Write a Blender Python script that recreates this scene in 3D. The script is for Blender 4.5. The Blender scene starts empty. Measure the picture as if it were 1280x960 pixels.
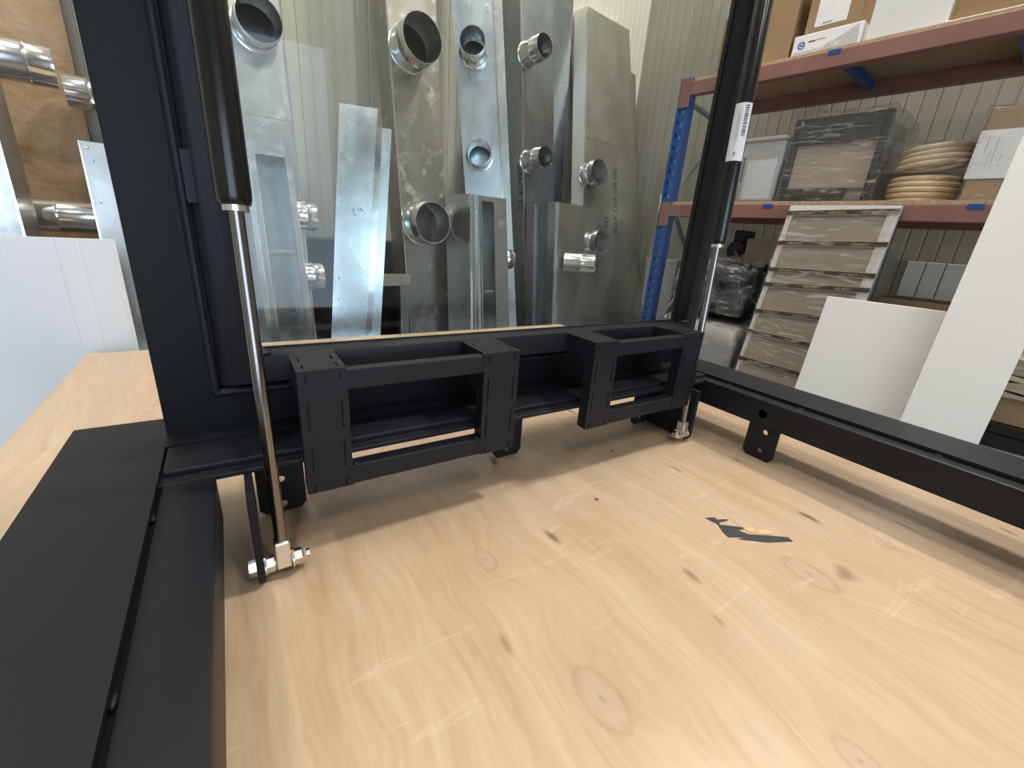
import bpy, bmesh, math, random
from mathutils import Vector, Matrix, noise
from mathutils.geometry import tessellate_polygon
random.seed(7)
SC = bpy.context.scene
COL = SC.collection
R = math.radians

# ------------------------------------------------------------------ camera
cam_d = bpy.data.cameras.new('camera')
cam = bpy.data.objects.new('camera', cam_d); COL.objects.link(cam)
cam_d.sensor_width = 36.0; cam_d.lens = 15.0953; cam_d.clip_start = 0.01
cx = Vector((0.84268312, -0.53389155, 0.06960591))
cy = Vector((0.12234542, 0.31577849, 0.94091208))
cz = Vector((-0.52432506, -0.78437476, 0.33142039))
m = Matrix((cx, cy, cz)).transposed().to_4x4(); m.translation = (0, 0, 0.30)
cam.matrix_world = m
SC.camera = cam
# ------------------------------------------------------------------ colour management, world
SC.view_settings.view_transform = 'Standard'; SC.view_settings.look = 'None'
SC.view_settings.exposure = 1.05; SC.view_settings.gamma = 1.0
SC.view_settings.use_curve_mapping = False
SC.cycles.max_bounces = 10; SC.cycles.transparent_max_bounces = 24
SC.cycles.diffuse_bounces = 4; SC.cycles.glossy_bounces = 5; SC.cycles.sample_clamp_indirect = 6.0
W = bpy.data.worlds.new('world'); SC.world = W; W.use_nodes = True
W.node_tree.nodes['Background'].inputs[0].default_value = (0.62, 0.78, 1.0, 1)
W.node_tree.nodes['Background'].inputs[1].default_value = 0.9

# the room is turned 7 degrees against the workbench
A = R(7.0)
RM = Matrix.Rotation(A, 4, 'Z')
ID = Matrix.Identity(4)
FLOOR = -0.85
CEIL = 3.9

def daylight():
    # overcast sky light coming in through the open roller door in the front wall
    d = bpy.data.lights.new('daylight', 'AREA'); d.shape = 'RECTANGLE'; d.size = 4.1; d.size_y = 2.85
    d.energy = 48; d.color = (0.66, 0.83, 1.0)
    o = bpy.data.objects.new('daylight', d); COL.objects.link(o)
    o.matrix_world = RM @ Matrix.Translation((-1.5, -5.06, 0.60)) @ Matrix.Rotation(R(90), 4, 'X')
daylight()

# ------------------------------------------------------------------ materials
MATS = {}
class NT:
    def __init__(s, name):
        s.m = bpy.data.materials.new(name); s.m.use_nodes = True
        s.t = s.m.node_tree; s.n = s.t.nodes; s.l = s.t.links
        s.b = s.n['Principled BSDF']; s.out = s.n['Material Output']
        MATS[name] = s.m
    def new(s, t, **kw):
        n = s.n.new(t)
        for k, v in kw.items(): setattr(n, k, v)
        return n
    def setv(s, n, **kw):
        for k, v in kw.items(): n.inputs[k.replace('_', ' ')].default_value = v
        return n
    def link(s, a, b): s.l.new(a, b)
    def obj(s, scale=(1, 1, 1), rot=(0, 0, 0)):
        tc = s.new('ShaderNodeTexCoord'); mp = s.new('ShaderNodeMapping')
        mp.inputs['Scale'].default_value = scale; mp.inputs['Rotation'].default_value = rot
        s.link(tc.outputs['Object'], mp.inputs['Vector']); return mp.outputs['Vector']
    def noise(s, vec, scale, detail=4, rough=0.55, dist=0.0):
        n = s.new('ShaderNodeTexNoise'); n.inputs['Scale'].default_value = scale
        n.inputs['Detail'].default_value = detail; n.inputs['Roughness'].default_value = rough
        n.inputs['Distortion'].default_value = dist
        s.link(vec, n.inputs['Vector']); return n.outputs['Fac']
    def ramp(s, fac, stops):
        r = s.new('ShaderNodeValToRGB'); e = r.color_ramp.elements
        while len(e) < len(stops): e.new(0.5)
        for i, (p, c) in enumerate(stops):
            e[i].position = p; e[i].color = (c[0], c[1], c[2], 1) if not isinstance(c, (int, float)) else (c, c, c, 1)
        s.link(fac, r.inputs['Fac']); return r.outputs['Color']
    def mix(s, fac, a, b, mode='MIX'):
        n = s.new('ShaderNodeMix', data_type='RGBA', blend_type=mode)
        for sock, v in ((n.inputs[0], fac), (n.inputs[6], a), (n.inputs[7], b)):
            if hasattr(v, 'is_output'): s.link(v, sock)
            else: sock.default_value = v if isinstance(v, (int, float)) else (v[0], v[1], v[2], 1)
        return n.outputs[2]
    def math(s, op, a, b=0.0):
        n = s.new('ShaderNodeMath', operation=op)
        for sock, v in ((n.inputs[0], a), (n.inputs[1], b)):
            if hasattr(v, 'is_output'): s.link(v, sock)
            else: sock.default_value = v
        return n.outputs[0]
    def bump(s, h, strength=0.2, dist=0.002):
        b = s.new('ShaderNodeBump'); b.inputs['Strength'].default_value = strength
        b.inputs['Distance'].default_value = dist
        s.link(h, b.inputs['Height']); s.link(b.outputs['Normal'], s.b.inputs['Normal'])
    def base(s, v):
        if hasattr(v, 'is_output'): s.link(v, s.b.inputs['Base Color'])
        else: s.b.inputs['Base Color'].default_value = (v[0], v[1], v[2], 1)
    def rough(s, v):
        if hasattr(v, 'is_output'): s.link(v, s.b.inputs['Roughness'])
        else: s.b.inputs['Roughness'].default_value = v
    def metal(s, v): s.b.inputs['Metallic'].default_value = v

def simple(name, c, rough=0.5, metal=0.0, var=0.12, nscale=6.0, bscale=0, bstr=0.1, spec=None):
    t = NT(name); v = t.obj()
    f = t.noise(v, nscale, 5)
    lo = [x * (1 - var) for x in c]; hi = [min(1, x * (1 + var)) for x in c]
    t.base(t.ramp(f, [(0.3, lo), (0.7, hi)])); t.rough(rough); t.metal(metal)
    if spec is not None: t.b.inputs['Specular IOR Level'].default_value = spec
    if bscale: t.bump(t.noise(v, bscale, 3), bstr, 0.001)
    return t

simple('coat', (0.0115, 0.0134, 0.0190), 0.46, 0, 0.10, 9, 900, 0.12, spec=0.27)
simple('coat_dark', (0.0055, 0.006, 0.0085), 0.5, 0, 0.10, 9, 900, 0.10, spec=0.2)
simple('gasket', (0.006, 0.006, 0.006), 0.6, 0, 0.05)
simple('black_gloss', (0.006, 0.006, 0.006), 0.22, 0, 0.05)
simple('rod_steel', (0.26, 0.245, 0.23), 0.16, 1.0, 0.08)
simple('zinc', (0.78, 0.76, 0.72), 0.24, 1.0, 0.10, 60)
simple('alu', (0.86, 0.82, 0.77), 0.33, 1.0, 0.06, 60)
simple('white_lam', (0.78, 0.77, 0.75), 0.16, 0, 0.015, 2)
simple('white_matt', (0.74, 0.785, 0.85), 0.55, 0, 0.03, 3)  # bluish daylight on the folded board is put into this base colour
simple('paper', (0.80, 0.80, 0.82), 0.7, 0, 0.04, 14)
simple('ink', (0.012, 0.012, 0.014), 0.6, 0, 0.05)
simple('ink_blue', (0.06, 0.10, 0.42), 0.6, 0, 0.05)
simple('ink_grey', (0.32, 0.31, 0.32), 0.7, 0, 0.05)
simple('ink_pale', (0.50, 0.50, 0.53), 0.7, 0, 0.05)
simple('gold_print', (0.62, 0.46, 0.20), 0.4, 0, 0.05)
simple('tape_black', (0.016, 0.014, 0.012), 0.25, 0, 0.1)
simple('card', (0.33, 0.215, 0.11), 0.75, 0, 0.10, 5, 60, 0.08)
simple('card_dark', (0.24, 0.15, 0.075), 0.75, 0, 0.10, 5, 60, 0.08)
simple('card_grey', (0.40, 0.33, 0.25), 0.75, 0, 0.10, 5, 60, 0.08)
simple('rack_red', (0.25, 0.118, 0.100), 0.45, 0, 0.12, 10)
simple('rack_blue', (0.010, 0.068, 0.28), 0.42, 0, 0.12, 10)
simple('rack_grey', (0.32, 0.32, 0.31), 0.45, 0.4, 0.12, 10)
simple('chip', (0.42, 0.31, 0.20), 0.8, 0, 0.22, 80)
simple('hose', (0.60, 0.47, 0.30), 0.6, 0, 0.12, 30)
simple('beige_panel', (0.36, 0.30, 0.235), 0.5, 0, 0.12, 4)
simple('frame_white', (0.70, 0.72, 0.72), 0.3, 0, 0.05, 4)
simple('tin_grey', (0.33, 0.32, 0.31), 0.5, 0, 0.05)
simple('black_plastic', (0.012, 0.012, 0.013), 0.32, 0, 0.15, 12)
simple('concrete', (0.30, 0.29, 0.27), 0.7, 0, 0.2, 2.5, 40, 0.1)
simple('ceiling_white', (0.62, 0.61, 0.58), 0.7, 0, 0.05, 2)
simple('wall_paint', (0.58, 0.56, 0.50), 0.6, 0, 0.06, 2)
simple('stain', (0.032, 0.036, 0.045), 0.5, 0, 0.2, 300)
simple('veneer', (0.66, 0.44, 0.24), 0.6, 0, 0.25, 200)
simple('steel_leg', (0.10, 0.10, 0.11), 0.5, 0.3, 0.1)

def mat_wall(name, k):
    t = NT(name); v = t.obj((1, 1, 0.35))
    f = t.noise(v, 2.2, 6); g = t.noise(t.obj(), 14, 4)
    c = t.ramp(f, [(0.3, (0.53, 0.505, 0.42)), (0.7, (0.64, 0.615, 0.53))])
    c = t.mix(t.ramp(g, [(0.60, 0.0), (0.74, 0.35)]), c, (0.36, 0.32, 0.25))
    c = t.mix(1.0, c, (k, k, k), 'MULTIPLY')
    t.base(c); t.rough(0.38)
mat_wall('wall_sheet', 1.0); mat_wall('wall_sheet_shaded', 0.47)  # second copy is darkened to paint in the shade behind the rack

def mat_galv(name, col, r0, r1, stain=0.3):
    t = NT(name); v = t.obj((1, 1, 1)); vs = t.obj((1, 1, 0.35))
    f = t.noise(vs, 9, 6, 0.6); g = t.noise(v, 55, 3)
    vo = t.new('ShaderNodeTexVoronoi'); vo.inputs['Scale'].default_value = 70; t.link(v, vo.inputs['Vector'])
    dust = t.ramp(t.noise(v, 17, 7, 0.72), [(0.53, 0.0), (0.66, stain)])
    c = t.mix(t.math('MULTIPLY', vo.outputs['Distance'], 0.35), col, [x * 0.82 for x in col])
    c = t.mix(dust, c, (0.72, 0.71, 0.68))
    t.base(c); t.metal(0.92)
    rr = t.ramp(f, [(0.3, r0), (0.7, r1)])
    t.rough(t.math('ADD', rr, t.math('MULTIPLY', dust, 0.35)))
    t.bump(t.noise(v, 7, 2), 0.25, 0.006)
mat_galv('galv', (0.50, 0.51, 0.50), 0.24, 0.42, 0.40)
mat_galv('galv_daylit', (0.66, 0.72, 0.77), 0.20, 0.34, 0.12)  # blue tint puts reflected daylight into the steel's base colour
mat_galv('galv_warm', (0.36, 0.345, 0.315), 0.26, 0.46, 0.55)
mat_galv('galv_dark', (0.36, 0.40, 0.44), 0.22, 0.36, 0.12)
mat_galv('galv_lit_side', (0.90, 0.90, 0.88), 0.50, 0.62, 0.10)  # pale copy that paints in the light caught by a duct's side
mat_galv('galv_beige', (0.42, 0.40, 0.36), 0.30, 0.46, 0.10)
mat_galv('spigot_steel', (0.74, 0.75, 0.76), 0.12, 0.24, 0.05)

def mat_glass():
    t = NT('glass'); n = t.n; n.remove(t.b)
    tr = t.new('ShaderNodeBsdfTransparent'); tr.inputs[0].default_value = (0.93, 0.96, 0.95, 1)
    gl = t.new('ShaderNodeBsdfGlossy'); gl.inputs['Roughness'].default_value = 0.005
    fr = t.new('ShaderNodeFresnel'); fr.inputs['IOR'].default_value = 1.5
    geo = t.new('ShaderNodeNewGeometry')     # reflect once, at the outer faces of the pane
    k = t.math('MULTIPLY', fr.outputs[0], t.math('SUBTRACT', 1.0, geo.outputs['Backfacing']))
    sm = t.noise(t.obj((1, 1, 0.4), (0, 0.5, 0)), 9, 6, 0.7)
    df = t.new('ShaderNodeBsdfDiffuse'); df.inputs[0].default_value = (0.8, 0.82, 0.82, 1)
    m1 = t.new('ShaderNodeMixShader'); m2 = t.new('ShaderNodeMixShader')
    t.link(t.ramp(sm, [(0.55, 0.0), (0.8, 0.05)]), m1.inputs[0]); t.link(tr.outputs[0], m1.inputs[1]); t.link(df.outputs[0], m1.inputs[2])
    t.link(k, m2.inputs[0]); t.link(m1.outputs[0], m2.inputs[1]); t.link(gl.outputs[0], m2.inputs[2])
    t.link(m2.outputs[0], t.out.inputs['Surface'])
mat_glass()

def mat_film(name, haze, tint=(0.93, 0.93, 0.93), wr=1.0, lo=0.10):
    t = NT(name); t.n.remove(t.b)
    v = t.obj((1, 1, 1), (0.5, 0.3, 0.7)); v2 = t.obj((1, 0.35, 2.2), (0.4, 0.9, 0.2))
    h = t.math('ADD', t.noise(v2, 16, 4, 0.6, 1.2), t.math('MULTIPLY', t.noise(v, 45, 4, 0.6, 1.0), 0.5))
    b = t.new('ShaderNodeBump'); b.inputs['Strength'].default_value = 0.9 * wr; b.inputs['Distance'].default_value = 0.02
    t.link(h, b.inputs['Height'])
    tr = t.new('ShaderNodeBsdfTransparent'); tr.inputs[0].default_value = (*tint, 1)
    gl = t.new('ShaderNodeBsdfGlossy'); gl.inputs['Roughness'].default_value = 0.05
    df = t.new('ShaderNodeBsdfDiffuse'); df.inputs[0].default_value = (0.75, 0.75, 0.74, 1)
    t.link(b.outputs[0], gl.inputs['Normal'])
    fr = t.new('ShaderNodeFresnel'); fr.inputs['IOR'].default_value = 1.33; t.link(b.outputs[0], fr.inputs['Normal'])
    m1 = t.new('ShaderNodeMixShader'); m2 = t.new('ShaderNodeMixShader')
    st = t.ramp(t.noise(v2, 20, 5, 0.62, 1.8), [(0.54, haze * lo), (0.70, haze)])  # on film, pale streaks paint crease highlights over the plastic's own haze
    t.link(st, m1.inputs[0]); t.link(tr.outputs[0], m1.inputs[1]); t.link(df.outputs[0], m1.inputs[2])
    geo = t.new('ShaderNodeNewGeometry')
    t.link(t.math('MULTIPLY', t.math('ADD', t.math('MULTIPLY', fr.outputs[0], 1.3), 0.01), t.math('SUBTRACT', 1.0, geo.outputs['Backfacing'])), m2.inputs[0])
    t.link(m1.outputs[0], m2.inputs[1]); t.link(gl.outputs[0], m2.inputs[2])
    t.link(m2.outputs[0], t.out.inputs['Surface'])
mat_film('film', 0.42)
mat_film('film_thick', 0.45)
mat_film('clear_plastic', 0.46, (0.85, 0.85, 0.86), 0.12, 0.85)

def mat_ply():
    t = NT('plywood')
    tc = t.new('ShaderNodeTexCoord'); P = tc.outputs['Object']
    sep = t.new('ShaderNodeSeparateXYZ'); t.link(P, sep.inputs[0]); X, Y = sep.outputs[0], sep.outputs[1]
    # knots: (x, y, radius) in the table's own metres; they push the grain aside and darken it
    knots = [(0.176, 0.287, 0.008), (0.182, 0.132, 0.0125), (0.452, 0.118, 0.013), (0.345, 0.312, 0.004), (0.585, 0.10, 0.006), (0.30, 0.02, 0.008)]
    shift = None; kdark = None; kcore = None; kring = None
    for kx, ky, kr in knots:
        kx -= 0.36; ky -= 0.44          # table-top coordinates start at the bench's own centre
        dx = t.math('SUBTRACT', X, kx); dy = t.math('MULTIPLY', t.math('SUBTRACT', Y, ky), 0.55)
        d2 = t.math('ADD', t.math('MULTIPLY', dx, dx), t.math('MULTIPLY', dy, dy))
        g = t.math('POWER', 2.718, t.math('MULTIPLY', d2, -1.0 / (kr * kr * 9)))
        q4 = t.math('MULTIPLY', d2, 1.0 / (kr * kr)); core = t.math('POWER', 2.718, t.math('MULTIPLY', t.math('MULTIPLY', q4, q4), -1.0))
        r1 = t.math('SUBTRACT', q4, 1.15); ring = t.math('POWER', 2.718, t.math('MULTIPLY', t.math('MULTIPLY', r1, r1), -9.0)); pin = t.math('POWER', 2.718, t.math('MULTIPLY', q4, -60.0))
        rp = t.math('ADD', t.math('MULTIPLY', ring, 0.5), t.math('MULTIPLY', pin, 1.2)); kring = rp if kring is None else t.math('ADD', kring, rp)
        s_ = t.math('MULTIPLY', g, kr * 2.8)
        shift = s_ if shift is None else t.math('ADD', shift, s_)
        kdark = g if kdark is None else t.math('ADD', kdark, g)
        kcore = core if kcore is None else t.math('ADD', kcore, core)
    big = t.noise(P, 2.6, 4, 0.5)
    warp = t.math('MULTIPLY', t.math('SUBTRACT', big, 0.5), 0.13)
    gx = t.math('ADD', t.math('ADD', X, shift), warp)
    cmb = t.new('ShaderNodeCombineXYZ'); t.link(gx, cmb.inputs[0]); t.link(t.math('MULTIPLY', Y, 0.10), cmb.inputs[1])
    gv = cmb.outputs[0]
    fine = t.noise(gv, 150, 5, 0.65, 0.4)
    mid = t.noise(gv, 24, 5, 0.6, 0.6)
    blot = t.noise(P, 5.5, 5, 0.6)
    c = t.ramp(mid, [(0.25, (0.47, 0.33, 0.21)), (0.5, (0.55, 0.41, 0.28)), (0.8, (0.61, 0.48, 0.35))])
    c = t.mix(t.ramp(fine, [(0.40, 0.0), (0.72, 0.50)]), c, (0.40, 0.26, 0.15))
    c = t.mix(t.ramp(blot, [(0.42, 0.0), (0.70, 0.50)]), c, (0.56, 0.44, 0.34))
    kn = t.noise(P, 38, 4, 0.6)
    c = t.mix(t.math('MULTIPLY', kdark, t.math('MULTIPLY', kn, 0.45)), c, (0.44, 0.23, 0.11))
    c = t.mix(t.math('MULTIPLY', kcore, 0.55), c, (0.47, 0.36, 0.28))
    c = t.mix(t.math('MULTIPLY', kring, kn), c, (0.30, 0.16, 0.09))
    # dark flecks and pin marks along the grain
    cmb2 = t.new('ShaderNodeCombineXYZ'); t.link(gx, cmb2.inputs[0]); t.link(t.math('MULTIPLY', Y, 0.35), cmb2.inputs[1])
    vo = t.new('ShaderNodeTexVoronoi'); vo.inputs['Scale'].default_value = 22; t.link(cmb2.outputs[0], vo.inputs['Vector'])
    fl = t.ramp(vo.outputs['Distance'], [(0.05, 0.85), (0.13, 0.0)])
    gate = t.ramp(t.noise(P, 9, 2), [(0.44, 0.0), (0.50, 1.0)])
    c = t.mix(t.math('MULTIPLY', fl, gate), c, (0.17, 0.10, 0.06))
    # orange growth lines near the left side
    wv = t.new('ShaderNodeTexWave', wave_type='BANDS', bands_direction='X')
    wv.inputs['Scale'].default_value = 7; wv.inputs['Distortion'].default_value = 2.0; wv.inputs['Detail'].default_value = 3
    wv.inputs['Detail Scale'].default_value = 0.6
    t.link(gv, wv.inputs['Vector'])
    c = t.mix(t.ramp(wv.outputs['Fac'], [(0.95, 0.0), (1.0, 0.22)]), c, (0.50, 0.27, 0.09))
    # pale rubbed scratches
    sc = t.noise(t.obj((1, 6, 1), (0, 0, 0.9)), 8, 3, 0.5, 0.8)
    c = t.mix(t.ramp(sc, [(0.64, 0.0), (0.68, 0.22), (0.72, 0.0)]), c, (0.80, 0.68, 0.54))
    t.base(c)
    t.rough(t.ramp(mid, [(0.3, 0.28), (0.7, 0.40)]))
    t.bump(t.math('ADD', fine, t.math('MULTIPLY', mid, 0.6)), 0.10, 0.0015)
mat_ply()

def mat_kraft():
    t = NT('kraft'); v = t.obj((1, 1, 1))
    f = t.noise(v, 8, 6, 0.65, 0.3)
    t.base(t.ramp(f, [(0.3, (0.25, 0.155, 0.075)), (0.55, (0.38, 0.26, 0.15)), (0.75, (0.46, 0.35, 0.23))]))
    t.rough(0.6); t.bump(t.noise(v, 13, 4, 0.55, 0.3), 0.45, 0.02)
mat_kraft()

def emis(name, c, s):
    t = NT(name); t.b.inputs['Emission Color'].default_value = (*c, 1); t.b.inputs['Emission Strength'].default_value = s
    t.base((0.8, 0.8, 0.8))
emis('lamp_glow', (1.0, 0.93, 0.82), 9.0)

# ------------------------------------------------------------------ builders
INV = {}
def tag(o, label=None, cat=None, group=None, kind=None):
    if label: o['label'] = label
    if cat: o['category'] = cat
    if group: o['group'] = group
    if kind: o['kind'] = kind
    return o
def thing(name, label, cat, loc, M=ID, group=None):
    o = bpy.data.objects.new(name, None); COL.objects.link(o)
    o.empty_display_size = 0.03
    mw = M @ Matrix.Translation(Vector(loc)); o.matrix_world = mw
    INV[o.name] = mw.inverted()
    return tag(o, label, cat, group)

class MB:
    def __init__(s, M=ID):
        s.b = bmesh.new(); s.M = M
    def verts_faces(s, vs, fs, f=None):
        q = [s.b.verts.new(f(*v) if f else v) for v in vs]
        out = []
        for a in fs:
            try: out.append(s.b.faces.new([q[i] for i in a]))
            except ValueError: pass
        return q
    def box(s, x0, x1, y0, y1, z0, z1, bev=0.0, f=None, seg=2):
        vs = [(x, y, z) for z in (z0, z1) for y in (y0, y1) for x in (x0, x1)]
        fs = [(0, 2, 3, 1), (4, 5, 7, 6), (0, 1, 5, 4), (2, 6, 7, 3), (0, 4, 6, 2), (1, 3, 7, 5)]
        q = s.verts_faces(vs, fs, f)
        if bev:
            es = list({e for v in q for e in v.link_edges})
            bmesh.ops.bevel(s.b, geom=es, offset=bev, segments=seg, profile=0.5, affect='EDGES')
        return s
    def tube(s, p0, p1, r, r1=None, n=16, caps=True):
        p0, p1 = Vector(p0), Vector(p1); r1 = r if r1 is None else r1
        d = (p1 - p0).normalized(); a = d.orthogonal().normalized(); c = d.cross(a)
        rings = []
        for p, rr in ((p0, r), (p1, r1)):
            rings.append([s.b.verts.new(p + rr * (math.cos(2 * math.pi * i / n) * a + math.sin(2 * math.pi * i / n) * c)) for i in range(n)])
        for i in range(n):
            j = (i + 1) % n; s.b.faces.new((rings[0][i], rings[0][j], rings[1][j], rings[1][i]))
        if caps:
            s.b.faces.new(rings[0][::-1]); s.b.faces.new(rings[1])
        return s
    def lathe(s, p0, axis, prof, n=24, closed=False, hexa=False):
        p0 = Vector(p0); d = Vector(axis).normalized(); a = d.orthogonal().normalized(); c = d.cross(a)
        rings = []
        for h, r in prof:
            rings.append([s.b.verts.new(p0 + d * h + r * (math.cos(2 * math.pi * i / n) * a + math.sin(2 * math.pi * i / n) * c)) for i in range(n)])
        m_ = len(rings)
        for k in range(m_ if closed else m_ - 1):
            A_, B_ = rings[k], rings[(k + 1) % m_]
            for i in range(n):
                j = (i + 1) % n; s.b.faces.new((A_[i], A_[j], B_[j], B_[i]))
        if not closed:
            if prof[0][1] > 0: s.b.faces.new(rings[0][::-1])
            if prof[-1][1] > 0: s.b.faces.new(rings[-1])
        return s
    def plate(s, outer, holes, w0, w1, f):
        """a flat plate with holes; f(u, v, w) gives the point"""
        loops = [outer] + list(holes)
        flat = [p for l in loops for p in l]
        tris = tessellate_polygon([[Vector((p[0], p[1], 0)) for p in l] for l in loops])
        A_ = [s.b.verts.new(f(p[0], p[1], w0)) for p in flat]; B_ = [s.b.verts.new(f(p[0], p[1], w1)) for p in flat]
        for t in tris:
            try:
                s.b.faces.new([A_[i] for i in t]); s.b.faces.new([B_[i] for i in reversed(t)])
            except ValueError: pass
        k = 0
        for l in loops:
            n = len(l)
            for i in range(n):
                j = (i + 1) % n
                s.b.faces.new((A_[k + i], A_[k + j], B_[k + j], B_[k + i]))
            k += n
        return s
    def path(s, pts, r, n=8, closed=False):
        pts = [Vector(p) for p in pts]; rings = []; up = None
        N = len(pts)
        for i, p in enumerate(pts):
            a0 = pts[(i - 1) % N] if closed or i > 0 else p; b0 = pts[(i + 1) % N] if closed or i < N - 1 else p
            d = (b0 - a0).normalized()
            up = d.orthogonal().normalized() if up is None else (up - d * up.dot(d)).normalized()
            c = d.cross(up)
            rings.append([s.b.verts.new(p + r * (math.cos(2 * math.pi * k / n) * up + math.sin(2 * math.pi * k / n) * c)) for k in range(n)])
        for i in range(N if closed else N - 1):
            P, Q = rings[i], rings[(i + 1) % N]
            for k in range(n):
                j = (k + 1) % n; s.b.faces.new((P[k], P[j], Q[j], Q[k]))
        if not closed:
            s.b.faces.new(rings[0][::-1]); s.b.faces.new(rings[-1])
        return s
    def sphere(s, c, r, sc=(1, 1, 1), u=10, v=6):
        mm = Matrix.Translation(Vector(c)) @ Matrix.Diagonal((r * sc[0], r * sc[1], r * sc[2], 1))
        bmesh.ops.create_uvsphere(s.b, u_segments=u, v_segments=v, radius=1, matrix=mm); return s
    def build(s, name, mat, parent=None, label=None, smooth=False, kind=None, root=None, angle=35):
        bmesh.ops.recalc_face_normals(s.b, faces=s.b.faces[:])
        me = bpy.data.meshes.new(name)
        r = root or parent
        while r is not None and r.parent is not None: r = r.parent
        M = s.M
        if r is not None: M = INV[r.name] @ M
        s.b.transform(M); s.b.to_mesh(me); s.b.free()
        me.materials.append(MATS[mat])
        if smooth:
            for p in me.polygons: p.use_smooth = True
            if hasattr(me, 'set_sharp_from_angle'): me.set_sharp_from_angle(angle=R(angle))
        o = bpy.data.objects.new(name, me); COL.objects.link(o)
        if parent is not None: o.parent = parent
        if label: o['label'] = label
        if kind: o['kind'] = kind
        return o

def rect(x0, x1, y0, y1): return [(x0, y0), (x1, y0), (x1, y1), (x0, y1)]
def rrect(x0, x1, y0, y1, r, n=4):
    o = []
    for cx_, cy_, a0 in ((x1 - r, y0 + r, -90), (x1 - r, y1 - r, 0), (x0 + r, y1 - r, 90), (x0 + r, y0 + r, 180)):
        for k in range(n + 1):
            a = R(a0 + 90 * k / n); o.append((cx_ + r * math.cos(a), cy_ + r * math.sin(a)))
    return o
def circ(x, y, r, n=16): return [(x + r * math.cos(2 * math.pi * i / n), y + r * math.sin(2 * math.pi * i / n)) for i in range(n)]
XZ = lambda u, v, w: (u, w, v)
YZ = lambda u, v, w: (w, u, v)
XY = lambda u, v, w: (u, v, w)

def lettering(body, size, mat, parent, origin, ux, uy, M=ID, name='lettering', bold=0.0, thick=0.0004):
    """flat raised lettering; origin, reading direction ux and up direction uy in the frame M"""
    cu = bpy.data.curves.new(name, 'FONT'); cu.body = body; cu.size = size; cu.extrude = thick; cu.resolution_u = 2; cu.offset = bold
    tmp = bpy.data.objects.new('tmp', cu); COL.objects.link(tmp)
    dg = bpy.context.evaluated_depsgraph_get()
    me = bpy.data.meshes.new_from_object(tmp.evaluated_get(dg))
    bpy.data.objects.remove(tmp); bpy.data.curves.remove(cu)
    ux = Vector(ux).normalized(); uy = Vector(uy).normalized(); uz = ux.cross(uy).normalized()
    L = Matrix((ux, uy, uz)).transposed().to_4x4(); L.translation = Vector(origin)
    r = parent
    while r.parent is not None: r = r.parent
    me.transform(INV[r.name] @ M @ L)
    me.materials.clear(); me.materials.append(MATS[mat])
    o = bpy.data.objects.new(name, me); COL.objects.link(o); o.parent = parent
    return o

# ================================================================== SETTING
WB, WR, WL, WF = 2.0, 2.6, -5.0, -5.0       # room faces: back, right, left, front
def ribbed(a0, a1, pitch, f):
    """ribbed wall sheet: f(along, out, z)"""
    mb = MB(RM); prof = []
    n = int((a1 - a0) / pitch)
    for i in range(n):
        a = a0 + i * pitch
        prof += [(a, 0), (a + pitch - 0.012, 0), (a + pitch - 0.009, 0.004), (a + pitch - 0.003, 0.004)]
    prof.append((a1, 0))
    lo = [mb.b.verts.new(f(a, o, FLOOR)) for a, o in prof]; hi = [mb.b.verts.new(f(a, o, CEIL)) for a, o in prof]
    for i in range(len(prof) - 1): mb.b.faces.new((lo[i], lo[i + 1], hi[i + 1], hi[i]))
    return mb
ribbed(WL, WR, 0.046, lambda a, o, z: (a, WB + o, z)).build('wall_back', 'wall_sheet', kind='structure')
ribbed(WF, WB, 0.055, lambda a, o, z: (WR + o, a, z)).build('wall_right', 'wall_sheet_shaded', kind='structure')
MB(RM).box(WL - 0.1, WL, WF, WB, FLOOR, CEIL).build('wall_left', 'wall_paint', kind='structure')
# front wall with the roller door opening
mb = MB(RM)
mb.plate(rect(WL, WR, FLOOR, CEIL), [rect(-3.6, 0.6, FLOOR + 0.001, 2.05)], WF - 0.1, WF, XZ)
mb.build('wall_front', 'wall_paint', kind='structure')
MB(RM).box(WL, WR + 0.1, WF - 0.1, WB + 0.1, FLOOR - 0.1, FLOOR).build('floor', 'concrete', kind='structure')
MB(RM).box(WL, WR + 0.1, WF - 0.1, WB + 0.1, CEIL, CEIL + 0.1).build('ceiling', 'ceiling_white', kind='structure')

# ================================================================== LAMPS
def high_bay(x, y, power, label, size=0.30):
    """round LED high-bay lamp hanging from the ceiling (room frame)"""
    t = thing('high_bay_lamp', label, 'lamp', (x, y, CEIL), RM, 'ceiling lamps of the workshop')
    MB(RM).tube((x, y, CEIL - 0.0), (x, y, CEIL - 0.18), 0.006, n=8).build('suspension_rod', 'rack_grey', t)
    MB(RM).lathe((x, y, CEIL - 0.18), (0, 0, -1), [(0, 0.05), (0.04, 0.09), (0.09, size * 0.62), (0.115, size * 0.62)], 28).build('housing', 'black_plastic', t, smooth=True)
    MB(RM).lathe((x, y, CEIL - 0.296), (0, 0, -1), [(0, size * 0.57), (0.004, size * 0.57)], 28).build('diffuser', 'lamp_glow', t)
    d = bpy.data.lights.new('lamp_light', 'AREA'); d.shape = 'DISK'; d.size = size; d.energy = power; d.color = (1.0, 0.93, 0.83)
    o = bpy.data.objects.new('lamp_light', d); COL.objects.link(o); o.parent = t
    o.matrix_world = RM @ Matrix.Translation((x, y, CEIL - 0.31))
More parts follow.
